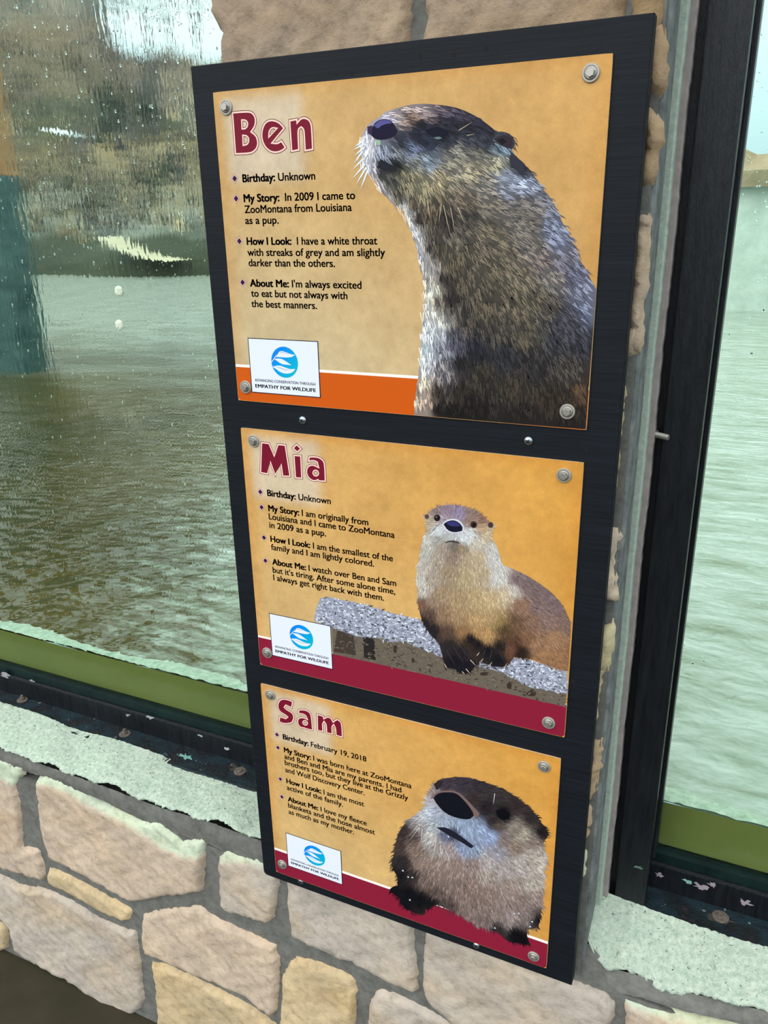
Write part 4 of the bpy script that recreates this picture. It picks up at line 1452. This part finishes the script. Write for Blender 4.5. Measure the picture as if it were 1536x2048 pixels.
def art_mia(root, rect):
    O, s = (820, 990), 0.221354
    D_, sD = (610, 1180), 0.358073
    y = PF - 0.00018
    art = Art()
    # rock slab: pale broken top and dark front
    top = zm(D_, sD, [(85, 45), (130, 40), (180, 50), (330, 80), (470, 125), (640, 165), (700, 230), (760, 300), (1100, 372), (1240, 385), (1350, 420), (1464, 455), (1466, 580), (1250, 540), (1090, 455), (960, 425), (780, 380), (700, 350), (560, 290), (470, 290), (420, 270), (290, 260), (160, 215), (50, 170), (60, 110)])
    front = zm(D_, sD, [(50, 165), (160, 205), (290, 245), (420, 262), (560, 282), (700, 340), (780, 372), (960, 415), (1090, 447), (1250, 532), (1462, 576), (1453, 652), (1230, 602), (900, 526), (600, 456), (330, 396), (155, 358), (148, 200)])
    art.poly(front, (104, 94, 82), y + .00006, 0)
    art.poly(top, (150, 154, 172), y + .00003, 0)
    art.poly(zm(D_, sD, [(325, 262), (385, 268), (395, 393), (330, 378)]), (40, 36, 36), y, 0)
    art.poly(zm(D_, sD, [(180, 225), (270, 250), (285, 365), (160, 345)]), (66, 56, 50), y, 0)
    for cx, cy, rx, ry in ((603, 392, 10, 16), (1140, 535, 16, 26), (1265, 577, 26, 22), (1000, 468, 26, 12), (505, 330, 12, 26)):
        art.poly(zm(D_, sD, [(cx + rx * math.cos(q) * random.uniform(.7, 1.1), cy + ry * math.sin(q) * random.uniform(.7, 1.1)) for q in np.linspace(0, 6.28, 9)[:-1]]), (60, 46, 40), y - .00001)
    S = []
    for poly_, pal_, n_ in ((top, [(214, 220, 236), (190, 196, 216), (176, 180, 200), (112, 116, 130), (72, 74, 82), (226, 230, 240), (150, 152, 162)], 1700), (front, [(126, 114, 98), (84, 76, 68), (110, 104, 92), (64, 58, 54)], 500)):
        P = np.array([p[:2] for p in poly_])
        q = rng.uniform(P.min(0), P.max(0), (n_ * 4, 2))
        q = q[inpoly(q, P)][:n_]
        for x, yy in q:
            c = lin(random.choice(pal_)) * random.uniform(.8, 1.1)
            S.append((x, yy, .25 + random.gauss(0, .5), random.uniform(3, 9), random.uniform(1.2, 3.4), 0, *c, 0.000004 + .0000024 * random.randint(0, 20)))
    S = [q for q in S if q[0] + q[3] < 1139]
    art.strokes(S, y)
    out = zm(O, s, [(130, 215), (130, 185), (160, 165), (200, 130), (260, 100), (340, 87), (430, 92), (540, 115), (630, 155), (690, 220), (740, 250), (768, 285), (755, 310), (740, 325), (745, 400), (780, 450), (810, 540), (835, 630), (870, 645), (960, 680), (1080, 740), (1200, 820), (1290, 890), (1380, 1000), (1445, 1130), (1456, 1180), (1430, 1590), (1400, 1590), (1300, 1560), (1200, 1525), (1100, 1480), (940, 1465), (900, 1520), (860, 1560), (720, 1540), (640, 1500), (590, 1545), (540, 1610), (480, 1615), (400, 1570), (320, 1555), (290, 1450), (270, 1350), (200, 1280), (140, 1200), (100, 1110), (75, 1010), (65, 930), (75, 860), (55, 760), (65, 640), (90, 540), (105, 440), (130, 360), (150, 330), (150, 240)])
    raw = [(340, 130, 150, 130, 145), (450, 170, 150, 135, 160), (250, 150, 140, 120, 120), (550, 150, 150, 125, 115), (650, 220, 140, 110, 95), (300, 220, 165, 150, 160), (200, 240, 190, 170, 150), (160, 300, 190, 175, 155), (540, 240, 150, 125, 115), (640, 300, 185, 155, 125), (700, 360, 200, 180, 150), (250, 320, 215, 220, 225), (550, 350, 215, 215, 215), (380, 370, 195, 195, 195), (480, 390, 215, 220, 225), (250, 400, 170, 165, 160), (400, 460, 120, 110, 100), (460, 470, 150, 130, 105), (300, 480, 165, 150, 135), (600, 430, 205, 195, 180), (160, 420, 205, 200, 190), (130, 520, 195, 190, 180), (750, 500, 205, 200, 195), (780, 600, 205, 200, 195), (400, 560, 150, 130, 115), (600, 560, 190, 170, 140), (500, 600, 185, 165, 135), (250, 580, 175, 160, 145), (110, 680, 195, 185, 175), (90, 800, 205, 200, 190), (200, 750, 175, 160, 145), (350, 700, 165, 145, 120), (500, 750, 185, 165, 130), (650, 720, 190, 170, 140), (800, 750, 210, 205, 200), (930, 850, 205, 195, 185), (850, 900, 205, 185, 155), (120, 880, 195, 185, 175), (110, 980, 120, 90, 75), (200, 950, 160, 135, 115), (300, 900, 170, 145, 115), (450, 950, 175, 150, 115), (600, 950, 190, 165, 125), (750, 950, 200, 175, 135), (300, 1080, 150, 120, 95), (180, 1080, 95, 75, 65), (450, 1100, 170, 140, 105), (600, 1150, 190, 155, 110), (750, 1100, 180, 150, 110), (130, 1140, 40, 35, 40), (200, 1220, 40, 35, 38), (350, 1250, 90, 70, 60), (480, 1220, 150, 115, 80), (600, 1230, 180, 140, 95), (680, 1280, 190, 150, 100), (820, 1150, 150, 125, 80), (850, 1200, 90, 70, 50), (950, 1150, 110, 85, 65), (1000, 1000, 150, 115, 95), (960, 780, 130, 110, 110), (1050, 820, 125, 105, 105), (1200, 900, 125, 105, 105), (1150, 1000, 130, 108, 105), (1300, 1000, 125, 105, 105), (1250, 1150, 140, 115, 105), (1400, 1150, 130, 105, 95), (1100, 1150, 140, 108, 90), (1050, 1300, 130, 95, 72), (950, 1330, 90, 62, 48), (1150, 1350, 155, 118, 92), (1300, 1300, 160, 122, 92), (1200, 1450, 160, 120, 85), (1400, 1450, 150, 110, 80), (1350, 1550, 150, 110, 80), (900, 1400, 110, 75, 58), (1000, 1420, 45, 35, 30), (550, 1290, 25, 22, 30), (620, 1340, 25, 22, 30), (350, 1350, 45, 40, 42), (450, 1420, 40, 36, 40), (400, 1500, 25, 24, 32), (500, 1550, 28, 26, 35), (700, 1400, 25, 24, 32), (820, 1380, 40, 36, 36), (800, 1480, 25, 24, 30)]
    ctrl = []
    for x, yy, r, g, b in raw:
        if yy < 420:
            a = math.degrees(math.atan2(yy - 290, x - 390))
        elif x > 930:
            a = 35 + 20 * (yy > 1250)
        else:
            a = math.degrees(math.atan2(yy + 200, (x - 430) * .8))
        ctrl.append((O[0] + x * s, O[1] + yy * s, r, g, b, a))
    nose = zm(O, s, [(303, 265), (330, 240), (390, 225), (440, 245), (478, 290), (470, 325), (400, 340), (340, 320)])
    fur(art, out, ctrl, 7000, 7.5, 1.15, .5, y - .00006, rect, .15, [nose], .84, .0, .5)
    y2 = y - 0.00034
    art.poly(zm(O, s, [(285, 268), (320, 228), (390, 210), (450, 228), (495, 290), (480, 335), (400, 352), (330, 332)]), (206, 206, 214), y2 + .00003)
    art.poly(nose, (20, 20, 40), y2)
    art.poly(zm(O, s, [(325, 250), (390, 232), (435, 252), (455, 282), (400, 285), (350, 275)]), (52, 52, 108), y2 - .00003)
    for (cx, cy, r_, c) in ((245, 207, 29, (34, 26, 28)), (575, 268, 31, (70, 46, 38)), (578, 272, 18, (26, 18, 20)), (583, 262, 6, (200, 190, 190)), (238, 199, 6, (150, 140, 150)), (152, 195, 20, (88, 66, 60)), (728, 272, 24, (70, 52, 46))):
        art.poly(zm(O, s, [(cx + r_ * math.cos(q), cy + r_ * 1.05 * math.sin(q)) for q in np.linspace(0, 6.28, 13)[:-1]]), c, y2 - .00004 - .00002 * (r_ < 20))
    art.poly(zm(O, s, [(305, 430), (370, 408), (430, 418), (455, 440), (420, 436), (370, 424), (330, 432)]), (74, 62, 60), y2)
    sc = lambda r: tuple(O[i % 2] + q * s for i, q in enumerate(r))
    line_strokes(art, [sc(r) for r in [(545, 1490, 598, 1545), (505, 1570, 548, 1620), (470, 1595, 498, 1622), (330, 1560, 305, 1515), (605, 1450, 632, 1415), (640, 1505, 665, 1475), (715, 1545, 745, 1505), (850, 1565, 880, 1515)]], y, 1.5, (206, 190, 166), .0004)
    line_strokes(art, [sc(r) for r in [(330, 1400, 420, 1560), (390, 1370, 500, 1540), (450, 1360, 560, 1500), (680, 1400, 640, 1500), (740, 1400, 715, 1520), (800, 1400, 860, 1520)]], y, 2.0, (56, 52, 56), .0004)
    line_strokes(art, [sc(r) for r in [(205, 320, 270, 255), (600, 350, 560, 300)]], y, 1.4, (120, 96, 84), .0004)
    return art.build('otter_picture', root)

def art_sam(root, rect):
    O, s = (760, 1540), 0.234375
    y = PF - 0.00018
    out = zm(O, s, [(470, 110), (520, 75), (600, 65), (700, 58), (800, 75), (970, 130), (1080, 180), (1180, 240), (1270, 320), (1350, 400), (1360, 430), (1420, 500), (1442, 550), (1400, 610), (1390, 640), (1420, 710), (1430, 790), (1405, 850), (1400, 950), (1395, 1070), (1385, 1170), (1365, 1240), (1365, 1310), (1330, 1350), (1250, 1365), (1260, 1440), (1285, 1495), (1190, 1480), (1080, 1460), (1030, 1400), (960, 1370), (850, 1340), (760, 1290), (650, 1220), (560, 1180), (490, 1150), (450, 1160), (420, 1190), (390, 1190), (385, 1230), (330, 1235), (260, 1200), (220, 1190), (190, 1150), (170, 1090), (100, 1050), (80, 1020), (110, 995), (150, 985), (150, 910), (110, 850), (95, 780), (120, 720), (130, 640), (150, 550), (200, 470), (260, 410), (330, 365), (375, 330), (385, 250), (420, 180)])
    raw = [(550, 120, 65, 55, 65), (700, 110, 60, 52, 62), (850, 150, 55, 48, 55), (1000, 200, 60, 52, 52), (1150, 300, 55, 45, 45), (1280, 400, 50, 42, 42), (1380, 530, 35, 30, 32), (800, 250, 60, 50, 50), (900, 320, 40, 34, 38), (1050, 380, 15, 15, 20), (960, 440, 50, 44, 46), (430, 200, 150, 135, 135), (410, 270, 185, 180, 185), (400, 350, 195, 200, 210), (480, 380, 170, 175, 190), (560, 430, 165, 175, 195), (700, 460, 150, 165, 190), (850, 520, 150, 165, 195), (950, 570, 150, 165, 200), (750, 520, 150, 165, 190), (620, 540, 60, 60, 80), (560, 560, 110, 115, 140), (700, 640, 140, 150, 180), (780, 690, 150, 165, 190), (450, 480, 180, 185, 190), (430, 570, 190, 185, 180), (500, 650, 170, 160, 155), (600, 680, 165, 150, 150), (350, 500, 150, 140, 140), (300, 560, 90, 75, 70), (200, 520, 60, 50, 50), (170, 650, 70, 58, 55), (300, 680, 130, 110, 100), (350, 800, 140, 120, 110), (200, 780, 45, 40, 42), (180, 900, 25, 24, 30), (250, 1050, 15, 16, 22), (350, 1100, 15, 16, 22), (280, 900, 50, 42, 42), (400, 950, 120, 102, 95), (500, 800, 155, 135, 125), (500, 900, 140, 120, 112), (650, 800, 150, 130, 120), (800, 800, 150, 130, 125), (900, 780, 175, 165, 165), (1000, 700, 160, 155, 165), (1050, 600, 130, 115, 110), (1000, 480, 90, 78, 72), (1150, 500, 140, 128, 118), (1200, 560, 165, 155, 140), (1150, 650, 140, 122, 110), (1300, 620, 130, 115, 108), (1300, 700, 170, 160, 150), (1350, 800, 185, 175, 165), (1200, 800, 175, 165, 160), (1050, 850, 165, 155, 152), (900, 900, 165, 150, 142), (750, 950, 140, 120, 112), (600, 1000, 130, 112, 105), (480, 1050, 95, 80, 75), (700, 1100, 135, 115, 108), (900, 1050, 140, 120, 112), (1100, 1000, 155, 138, 130), (1300, 950, 175, 165, 155), (1350, 1080, 150, 132, 125), (1200, 1150, 140, 122, 116), (1000, 1200, 140, 122, 116), (800, 1200, 130, 112, 106), (600, 1150, 85, 72, 70), (900, 1300, 125, 108, 105), (1100, 1280, 150, 135, 132), (1250, 1250, 135, 120, 116), (1340, 1280, 35, 32, 38), (1150, 1400, 14, 14, 20), (1200, 1450, 14, 14, 20), (1000, 1360, 50, 44, 46), (100, 1020, 15, 16, 22), (200, 1150, 15, 16, 22), (440, 1120, 20, 20, 25)]
    ctrl = []
    for x, yy, r, g, b in raw:
        a = math.degrees(math.atan2(yy - 380, (x - 700) * 1.0))
        if yy < 450 and x > 500:
            a = math.degrees(math.atan2(yy - 200, x - 500)) * .6
        ctrl.append((O[0] + x * s, O[1] + yy * s, r, g, b, a))
    nose = zm(O, s, [(455, 240), (490, 200), (560, 188), (650, 195), (720, 260), (790, 350), (800, 390), (760, 425), (660, 412), (560, 372), (490, 300)])
    art = Art()
    fur(art, out, ctrl, 6500, 9, 1.35, .55, y, rect, .3, [nose], .8, .0, .5)
    y2 = y - 0.00028
    art.poly(zm(O, s, [(430, 240), (480, 188), (560, 172), (660, 180), (740, 250), (850, 370), (820, 420), (740, 300), (650, 198), (560, 190), (490, 202), (456, 242)]), (118, 96, 92), y2 + .00003)
    art.poly(nose, (16, 18, 28), y2)
    art.poly(zm(O, s, [(480, 490), (560, 488), (640, 530), (720, 585), (800, 650), (780, 670), (700, 620), (620, 575), (540, 530)]), (30, 30, 44), y2)
    art.poly(zm(O, s, [(990, 345), (1050, 330), (1110, 370), (1100, 420), (1050, 430), (1000, 400)]), (10, 10, 16), y2)
    art.poly(zm(O, s, [(460, 120), (500, 90), (540, 90), (520, 150), (480, 170)]), (44, 36, 40), y2)
    sc = lambda r: tuple(O[i % 2] + q * s for i, q in enumerate(r))
    line_strokes(art, [sc(r) for r in [(380, 350, 290, 400), (385, 365, 255, 470), (390, 390, 250, 560), (395, 405, 246, 610), (375, 385, 300, 470), (360, 500, 350, 640), (400, 520, 380, 680), (450, 560, 410, 700), (480, 600, 450, 760), (520, 640, 500, 800), (560, 690, 600, 780), (340, 440, 330, 560), (980, 200, 965, 300)]], y, 1.3, (206, 200, 204), .0003)
    S = []
    for cx, cy in ((190, 855), (235, 910), (270, 915), (880, 715), (580, 565), (975, 1345), (1275, 1335), (1295, 1290), (250, 1105), (1180, 1220), (1140, 1225), (510, 705)):
        S.append((O[0] + cx * s, O[1] + cy * s, random.random(), 4, 3, 0, *lin((206, 212, 226)), .0003))
    art.strokes(S, y)
    return art.build('otter_picture', root)

LOGO0 = (490, 670)
LS = 0.1041667
logo1 = zm(LOGO0, LS, [(50, 45), (1405, 125), (1455, 1210), (140, 1095)])
LQ = atYn(logo1, PF)
lx0, lx1 = LQ[[0, 3], 0].mean(), LQ[[1, 2], 0].mean()
lz1, lz0 = LQ[[0, 1], 1].mean(), LQ[[2, 3], 1].mean()

def logo(root, corners):
    Q = atYn(corners, PF)
    x0, x1 = Q[[0, 3], 0].mean(), Q[[1, 2], 0].mean()
    z1, z0 = Q[[0, 1], 1].mean(), Q[[2, 3], 1].mean()
    def T(pts):          # tracing of the first label -> this label
        P = atYn(zm(LOGO0, LS, pts), PF)
        return [(x0 + (p[0] - lx0) / (lx1 - lx0) * (x1 - x0), z0 + (p[1] - lz0) / (lz1 - lz0) * (z1 - z0)) for p in P]
    b = 0.0011
    y = PF - 0.0006
    lab = flat('logo_label', [[[(x0, z0), (x1, z0), (x1, z1), (x0, z1)]]], y, M_ink_navy_dark, root)
    lab['label'] = 'white logo label with dark border'
    w_ = flat('label_face', [[[(x0 + b, z0 + b), (x1 - b, z0 + b), (x1 - b, z1 - b), (x0 + b, z1 - b)]]], y - .00005, M_white)
    w_.parent = lab
    # round emblem, blue at top left to turquoise below
    c = np.array(T([(765, 523)])[0])
    r = (T([(1020, 523)])[0][0] - T([(510, 523)])[0][0]) / 2
    V = [(c[0], y - .0001, c[1])]
    n = 56
    for k in range(n):
        a = 2 * math.pi * k / n
        V.append((c[0] + r * math.cos(a), y - .0001, c[1] + r * math.sin(a)))
    F = [(0, 1 + k, 1 + (k + 1) % n) for k in range(n)]
    cols = []
    for v in V:
        t = np.clip(((v[0] - c[0]) - (v[2] - c[1])) / (2.6 * r) + .5, 0, 1)
        cols.append(lin((0, 128, 238)) * (1 - t) + lin((0, 178, 204)) * t)
    d = mesh('logo_emblem', V, F, M_print, None, False, cols)
    d.parent = lab
    waves = [[(590, 420), (620, 365), (650, 325), (700, 305), (770, 320), (880, 370), (965, 380), (900, 425), (800, 432), (700, 425)],
             [(560, 457), (640, 448), (720, 460), (800, 510), (900, 580), (830, 570), (740, 565), (680, 540), (620, 495)],
             [(530, 610), (620, 582), (700, 590), (790, 630), (880, 655), (970, 650), (925, 715), (830, 742), (740, 735), (650, 690), (590, 640)],
             [(500, 528), (650, 322), (660, 326), (512, 535)]]
    wv = flat('wave_marks', [[smooth_poly(T(q), 2, 60)] for q in waves], y - .00015, M_white)
    wv.parent = lab
    ln = flat('wave_lines', [[T(q)] for q in ([(650, 345), (710, 330), (790, 345), (860, 372), (790, 350), (710, 337)], [(580, 610), (680, 625), (780, 665), (920, 668), (780, 672), (680, 633)])], y - .0002, M_ink_slate)
    ln.parent = lab
    V, F = [], []
    p = T([(195, 885), (1358, 978), (205, 1003), (1368, 1108)])
    set_line([('ADVANCING CONSERVATION THROUGH', False)], (p[0][0], p[0][1]), (p[1][0], p[0][1]), 0.0038, V, F, y - .0001)
    o1 = mesh('small_lettering', V, F, M_ink_slate)
    o1.parent = lab
    V, F = [], []
    set_line([('EMPATHY FOR WILDLIFE', True)], (p[2][0], p[2][1]), (p[3][0], p[2][1]), 0.0048, V, F, y - .0001)
    o2 = mesh('bold_lettering', V, F, M_ink_navy)
    o2.parent = lab
M_ink_navy_dark = plain('label_border_ink', (22, 22, 52), 0.5, 0, 0.12)

def title(root, letters):
    L0, L1, L2 = [], [], []
    for outer, *holes in letters:
        P = atYn(smooth_poly(outer, 2, 48), PF).tolist()
        H = [atYn(smooth_poly(h, 2, 70), PF).tolist() for h in holes]
        L0.append([inset(P, -.0002)] + [inset(h, .0002) for h in H])
        L1.append([inset(P, .0006)] + [inset(h, -.0006) for h in H])
        L2.append([inset(P, .0026)] + [inset(h, -.0024) for h in H])
    t = flat('title_lettering', L2, PF - .00030, M_ink_maroon, root)
    a = flat('title_outline', L0, PF - .00010, M_ink_outline)
    a.parent = t
    b = flat('title_edging', L1, PF - .00020, M_ink_pink)
    b.parent = t

def circ(cx, cy, r, n=14):
    return [(cx + r * math.cos(2 * math.pi * k / n), cy + r * math.sin(2 * math.pi * k / n)) for k in range(n)]

def make_sign(x0, ztop, label, letters, lines, cap, bullets, band_mat, band_px, line_px, logo_px, art, bolts, off, s):
    zbot = ztop - 0.4051
    root = empty('otter_sign', (x0 + .254, 0, zbot), label, 'sign', 'otter signs on the black board')
    panel(x0, ztop, root, 0 if ztop == 0 else 1)
    # colour band along the foot with a white line over it
    zb = atYn([band_px], PF)[0][1]
    zl = atYn([line_px], PF)[0][1]
    e = .0004
    b = flat('colour_band', [[[(x0 + e, zbot + .004), (x0 + .004, zbot + e), (x0 + .508 - .004, zbot + e), (x0 + .508 - e, zbot + .004), (x0 + .508 - e, zb), (x0 + e, zb)]]], PF - .00008, band_mat, root)
    l = flat('white_line', [[[(x0 + e, zb), (x0 + .508 - e, zb), (x0 + .508 - e, zl), (x0 + e, zl)]]], PF - .00008, M_line)
    l.parent = b
    title(root, letters)
    V, F = [], []
    for segs, a, c in lines:
        q = atYn(zm(off[a[2]], s[a[2]], [a[:2], c[:2]]), PF)
        zz = (q[0][1] + q[1][1]) / 2
        set_line(segs, (q[0][0], q[0][1] * .5 + zz * .5), (q[1][0], q[1][1] * .5 + zz * .5), cap, V, F, PF - .00015)
    keep(mesh('body_lettering', V, F, M_ink_black), root)
    for (bx, by, k) in bullets:
        c = atYn(zm(off[k], s[k], [(bx, by)]), PF)[0]
        r = .0062
        dm = lambda q: [[(c[0] - q * .92, c[1]), (c[0], c[1] - q), (c[0] + q * .92, c[1]), (c[0], c[1] + q)]]
        o1 = flat('bullet_mark', [dm(r)], PF - .00010, M_ink_outline, root)
        o2 = flat('bullet_edging', [dm(r - .0006)], PF - .00016, M_ink_pink)
        o3 = flat('bullet_centre', [dm(r - .0019)], PF - .00022, M_ink_violet)
        o2.parent = o1
        o3.parent = o1
    logo(root, logo_px)
    art(root, (x0 + .0004, x0 + .5076, zbot + .0004, ztop - .001))
    for p in bolts:
        sign_bolt(p, root, False)
    return root

B, R_ = True, False
o1 = [(360, 0), (400, 400)]
s1 = [500 / 1536] * 2
t6 = lambda p: zm((440, 200), 220 / 1536, p)
t8 = lambda p: zm((500, 870), 280 / 1536, p)
t7 = lambda p: zm((480, 1340), 400 / 1536, p)
ben_letters = [
    (t6([(160, 160), (400, 140), (470, 170), (508, 240), (513, 310), (498, 380), (458, 440), (510, 480), (540, 550), (545, 620), (522, 690), (475, 740), (410, 764), (205, 772)]),
     t6([(318, 297), (345, 297), (372, 315), (375, 345), (362, 372), (340, 384), (322, 384)]), t6([(333, 512), (365, 515), (390, 540), (388, 580), (370, 605), (337, 612)])),
    (t6([(918, 395), (860, 320), (800, 280), (730, 262), (660, 275), (610, 320), (578, 400), (567, 480), (575, 560), (605, 640), (650, 700), (710, 740), (780, 752), (850, 735), (905, 700), (935, 665), (862, 547), (830, 572), (795, 588), (755, 586)]),
     t6([(697, 485), (700, 450), (715, 420), (740, 405), (768, 408)])),
    (t6([(957, 272), (1087, 248), (1090, 280), (1120, 245), (1165, 230), (1215, 238), (1260, 270), (1285, 320), (1298, 390), (1312, 705), (1175, 730), (1160, 440), (1150, 412), (1133, 400), (1112, 415), (1105, 450), (1118, 712), (988, 738)]),)]
mia_letters = [
    (t8([(118, 70), (215, 82), (265, 205), (300, 92), (395, 100), (452, 465), (352, 462), (330, 310), (280, 465), (210, 285), (205, 440), (107, 420)]),),
    (t8([(472, 210), (568, 218), (580, 485), (490, 480)]),),
    (t8([(510, 88), (577, 152), (520, 202), (457, 142)]),),
    (t8([(640, 230), (700, 225), (760, 235), (810, 270), (832, 320), (838, 518), (755, 515), (745, 503), (720, 515), (680, 508), (640, 480), (612, 430), (610, 380), (625, 340), (660, 318), (700, 318), (738, 337), (730, 305), (700, 290), (630, 300)]),
     t8(circ(722, 417, 21)))]
sam_letters = [
    (t7([(412, 240), (370, 222), (335, 215), (305, 222), (286, 250), (285, 290), (305, 325), (345, 347), (358, 358), (348, 366), (300, 350), (295, 400), (330, 415), (370, 418), (405, 408), (421, 375), (415, 340), (395, 318), (358, 298), (348, 287), (356, 276), (402, 297)]),),
    (t7([(447, 300), (490, 298), (530, 312), (555, 345), (565, 470), (505, 456), (495, 449), (470, 448), (445, 428), (434, 395), (440, 370), (460, 358), (490, 360), (508, 368), (500, 350), (480, 342), (440, 338)]), t7(circ(501, 405, 12))),
    (t7([(587, 333), (645, 350), (648, 364), (672, 352), (702, 364), (716, 390), (742, 372), (772, 386), (789, 416), (794, 523), (732, 505), (728, 445), (720, 430), (712, 440), (716, 500), (660, 485), (657, 418), (648, 405), (640, 418), (644, 480), (590, 467)]),)]

make_sign(0.0, 0.0, 'top sign on the black board, otter head and neck turned left, orange foot band', ben_letters, [
    ([('Birthday:', B), (' Unknown', R_)], (385, 1118, 0), (832, 1104)),
    ([('My Story:', B), ('  In 2009 I came to', R_)], (392, 1240, 0), (1077, 1224)),
    ([('ZooMontana from Louisiana', R_)], (398, 1308, 0), (1056, 1297)),
    ([('as a pup.', R_)], (402, 1376, 0), (607, 1374)),
    ([('How I Look:', B), ('  I have a white throat', R_)], (288, 274, 1), (1090, 274)),
    ([('with streaks of grey and am slightly', R_)], (293, 342, 1), (1138, 346)),
    ([('darker than the others.', R_)], (300, 406, 1), (830, 412)),
    ([('About Me:', B), (" I'm always excited", R_)], (308, 530, 1), (993, 546)),
    ([('to eat but not always with', R_)], (315, 592, 1), (907, 611)),
    ([('the best manners.', R_)], (317, 657, 1), (720, 670))],
    0.0094, [(336, 1097, 0), (345, 1220, 0), (242, 253, 1), (262, 506, 1)], M_orange_band, (600, 742), (600, 736.5), logo1, art_ben,
    [(452.8, 214.8), (1182, 146), (1135, 823), (492, 774)], o1, s1)
# bullet for the third paragraph sits on the second tracing
o2 = [(460, 840)]
s2 = [400 / 1536]
z5_ = lambda p: zm((460, 840), 400 / 1536, p)
make_sign(-0.0002, -0.4468, 'middle sign on the black board, pale-chested otter resting on a rock slab', mia_letters, [
    ([('Birthday:', B), (' Unknown', R_)], (287, 583, 0), (775, 645)),
    ([('My Story:', B), (' I am originally from', R_)], (295, 700, 0), (1063, 808)),
    ([('Louisiana and I came to ZooMontana', R_)], (299, 763, 0), (1265, 905)),
    ([('in 2009 as a pup.', R_)], (304, 828, 0), (738, 893)),
    ([('How I Look:', B), (' I am the smallest of the', R_)], (312, 935, 0), (1252, 1085)),
    ([('family and I am lightly colored.', R_)], (317, 998, 0), (1107, 1125)),
    ([('About Me:', B), (' I watch over Ben and Sam', R_)], (326, 1110, 0), (1277, 1275)),
    ([("but it's tiring. After some alone time,", R_)], (329, 1172, 0), (1270, 1338)),
    ([('I always get right back with them.', R_)], (334, 1230, 0), (1184, 1388))],
    0.0098, [(233, 552, 0), (243, 670, 0), (261, 903, 0), (272, 1080, 0)], M_maroon_band, z5_([(222, 1668)])[0], z5_([(222, 1653)])[0],
    z5_([(305, 1482), (778, 1580), (788, 1908), (322, 1812)]), art_mia,
    [(508, 881.7), (1128, 950.4), (1097.4, 1445), (535, 1305)], o2, s2)
o3 = [(480, 1340)]
make_sign(-0.0031, -0.8898, 'bottom sign on the black board, dark-nosed otter looking up with black paws', sam_letters, [
    ([('Birthday:', B), (' February 19, 2018', R_)], (330, 530, 0), (971, 703)),
    ([('My Story:', B), (' I was born here at ZooMontana', R_)], (338, 630, 0), (1318, 910)),
    ([('and Ben and Mia are my parents. I had', R_)], (342, 680, 0), (1240, 940)),
    ([('brothers too, but they live at the Grizzly', R_)], (345, 728, 0), (1292, 1000)),
    ([('and Wolf Discovery Center.', R_)], (349, 783, 0), (957, 960)),
    ([('How I Look:', B), (' I am the most', R_)], (357, 868, 0), (954, 1048)),
    ([('active of the family.', R_)], (361, 918, 0), (792, 1050)),
    ([('About Me:', B), (' I love my fleece', R_)], (368, 1006, 0), (974, 1195)),
    ([('blankets and the hose almost', R_)], (370, 1053, 0), (1037, 1265)),
    ([('as much as my mother.', R_)], (375, 1103, 0), (877, 1262))],
    0.0100, [(284, 496, 0), (292, 596, 0), (310, 837, 0), (322, 974, 0)], M_maroon_band, t7([(276, 1382)])[0], t7([(276, 1365)])[0],
    t7([(350, 1245), (776, 1390), (789, 1650), (372, 1500)]), art_sam,
    [(541, 1389.5), (1088.5, 1532.7), (1067.4, 1912), (565, 1728)], o3, s2)
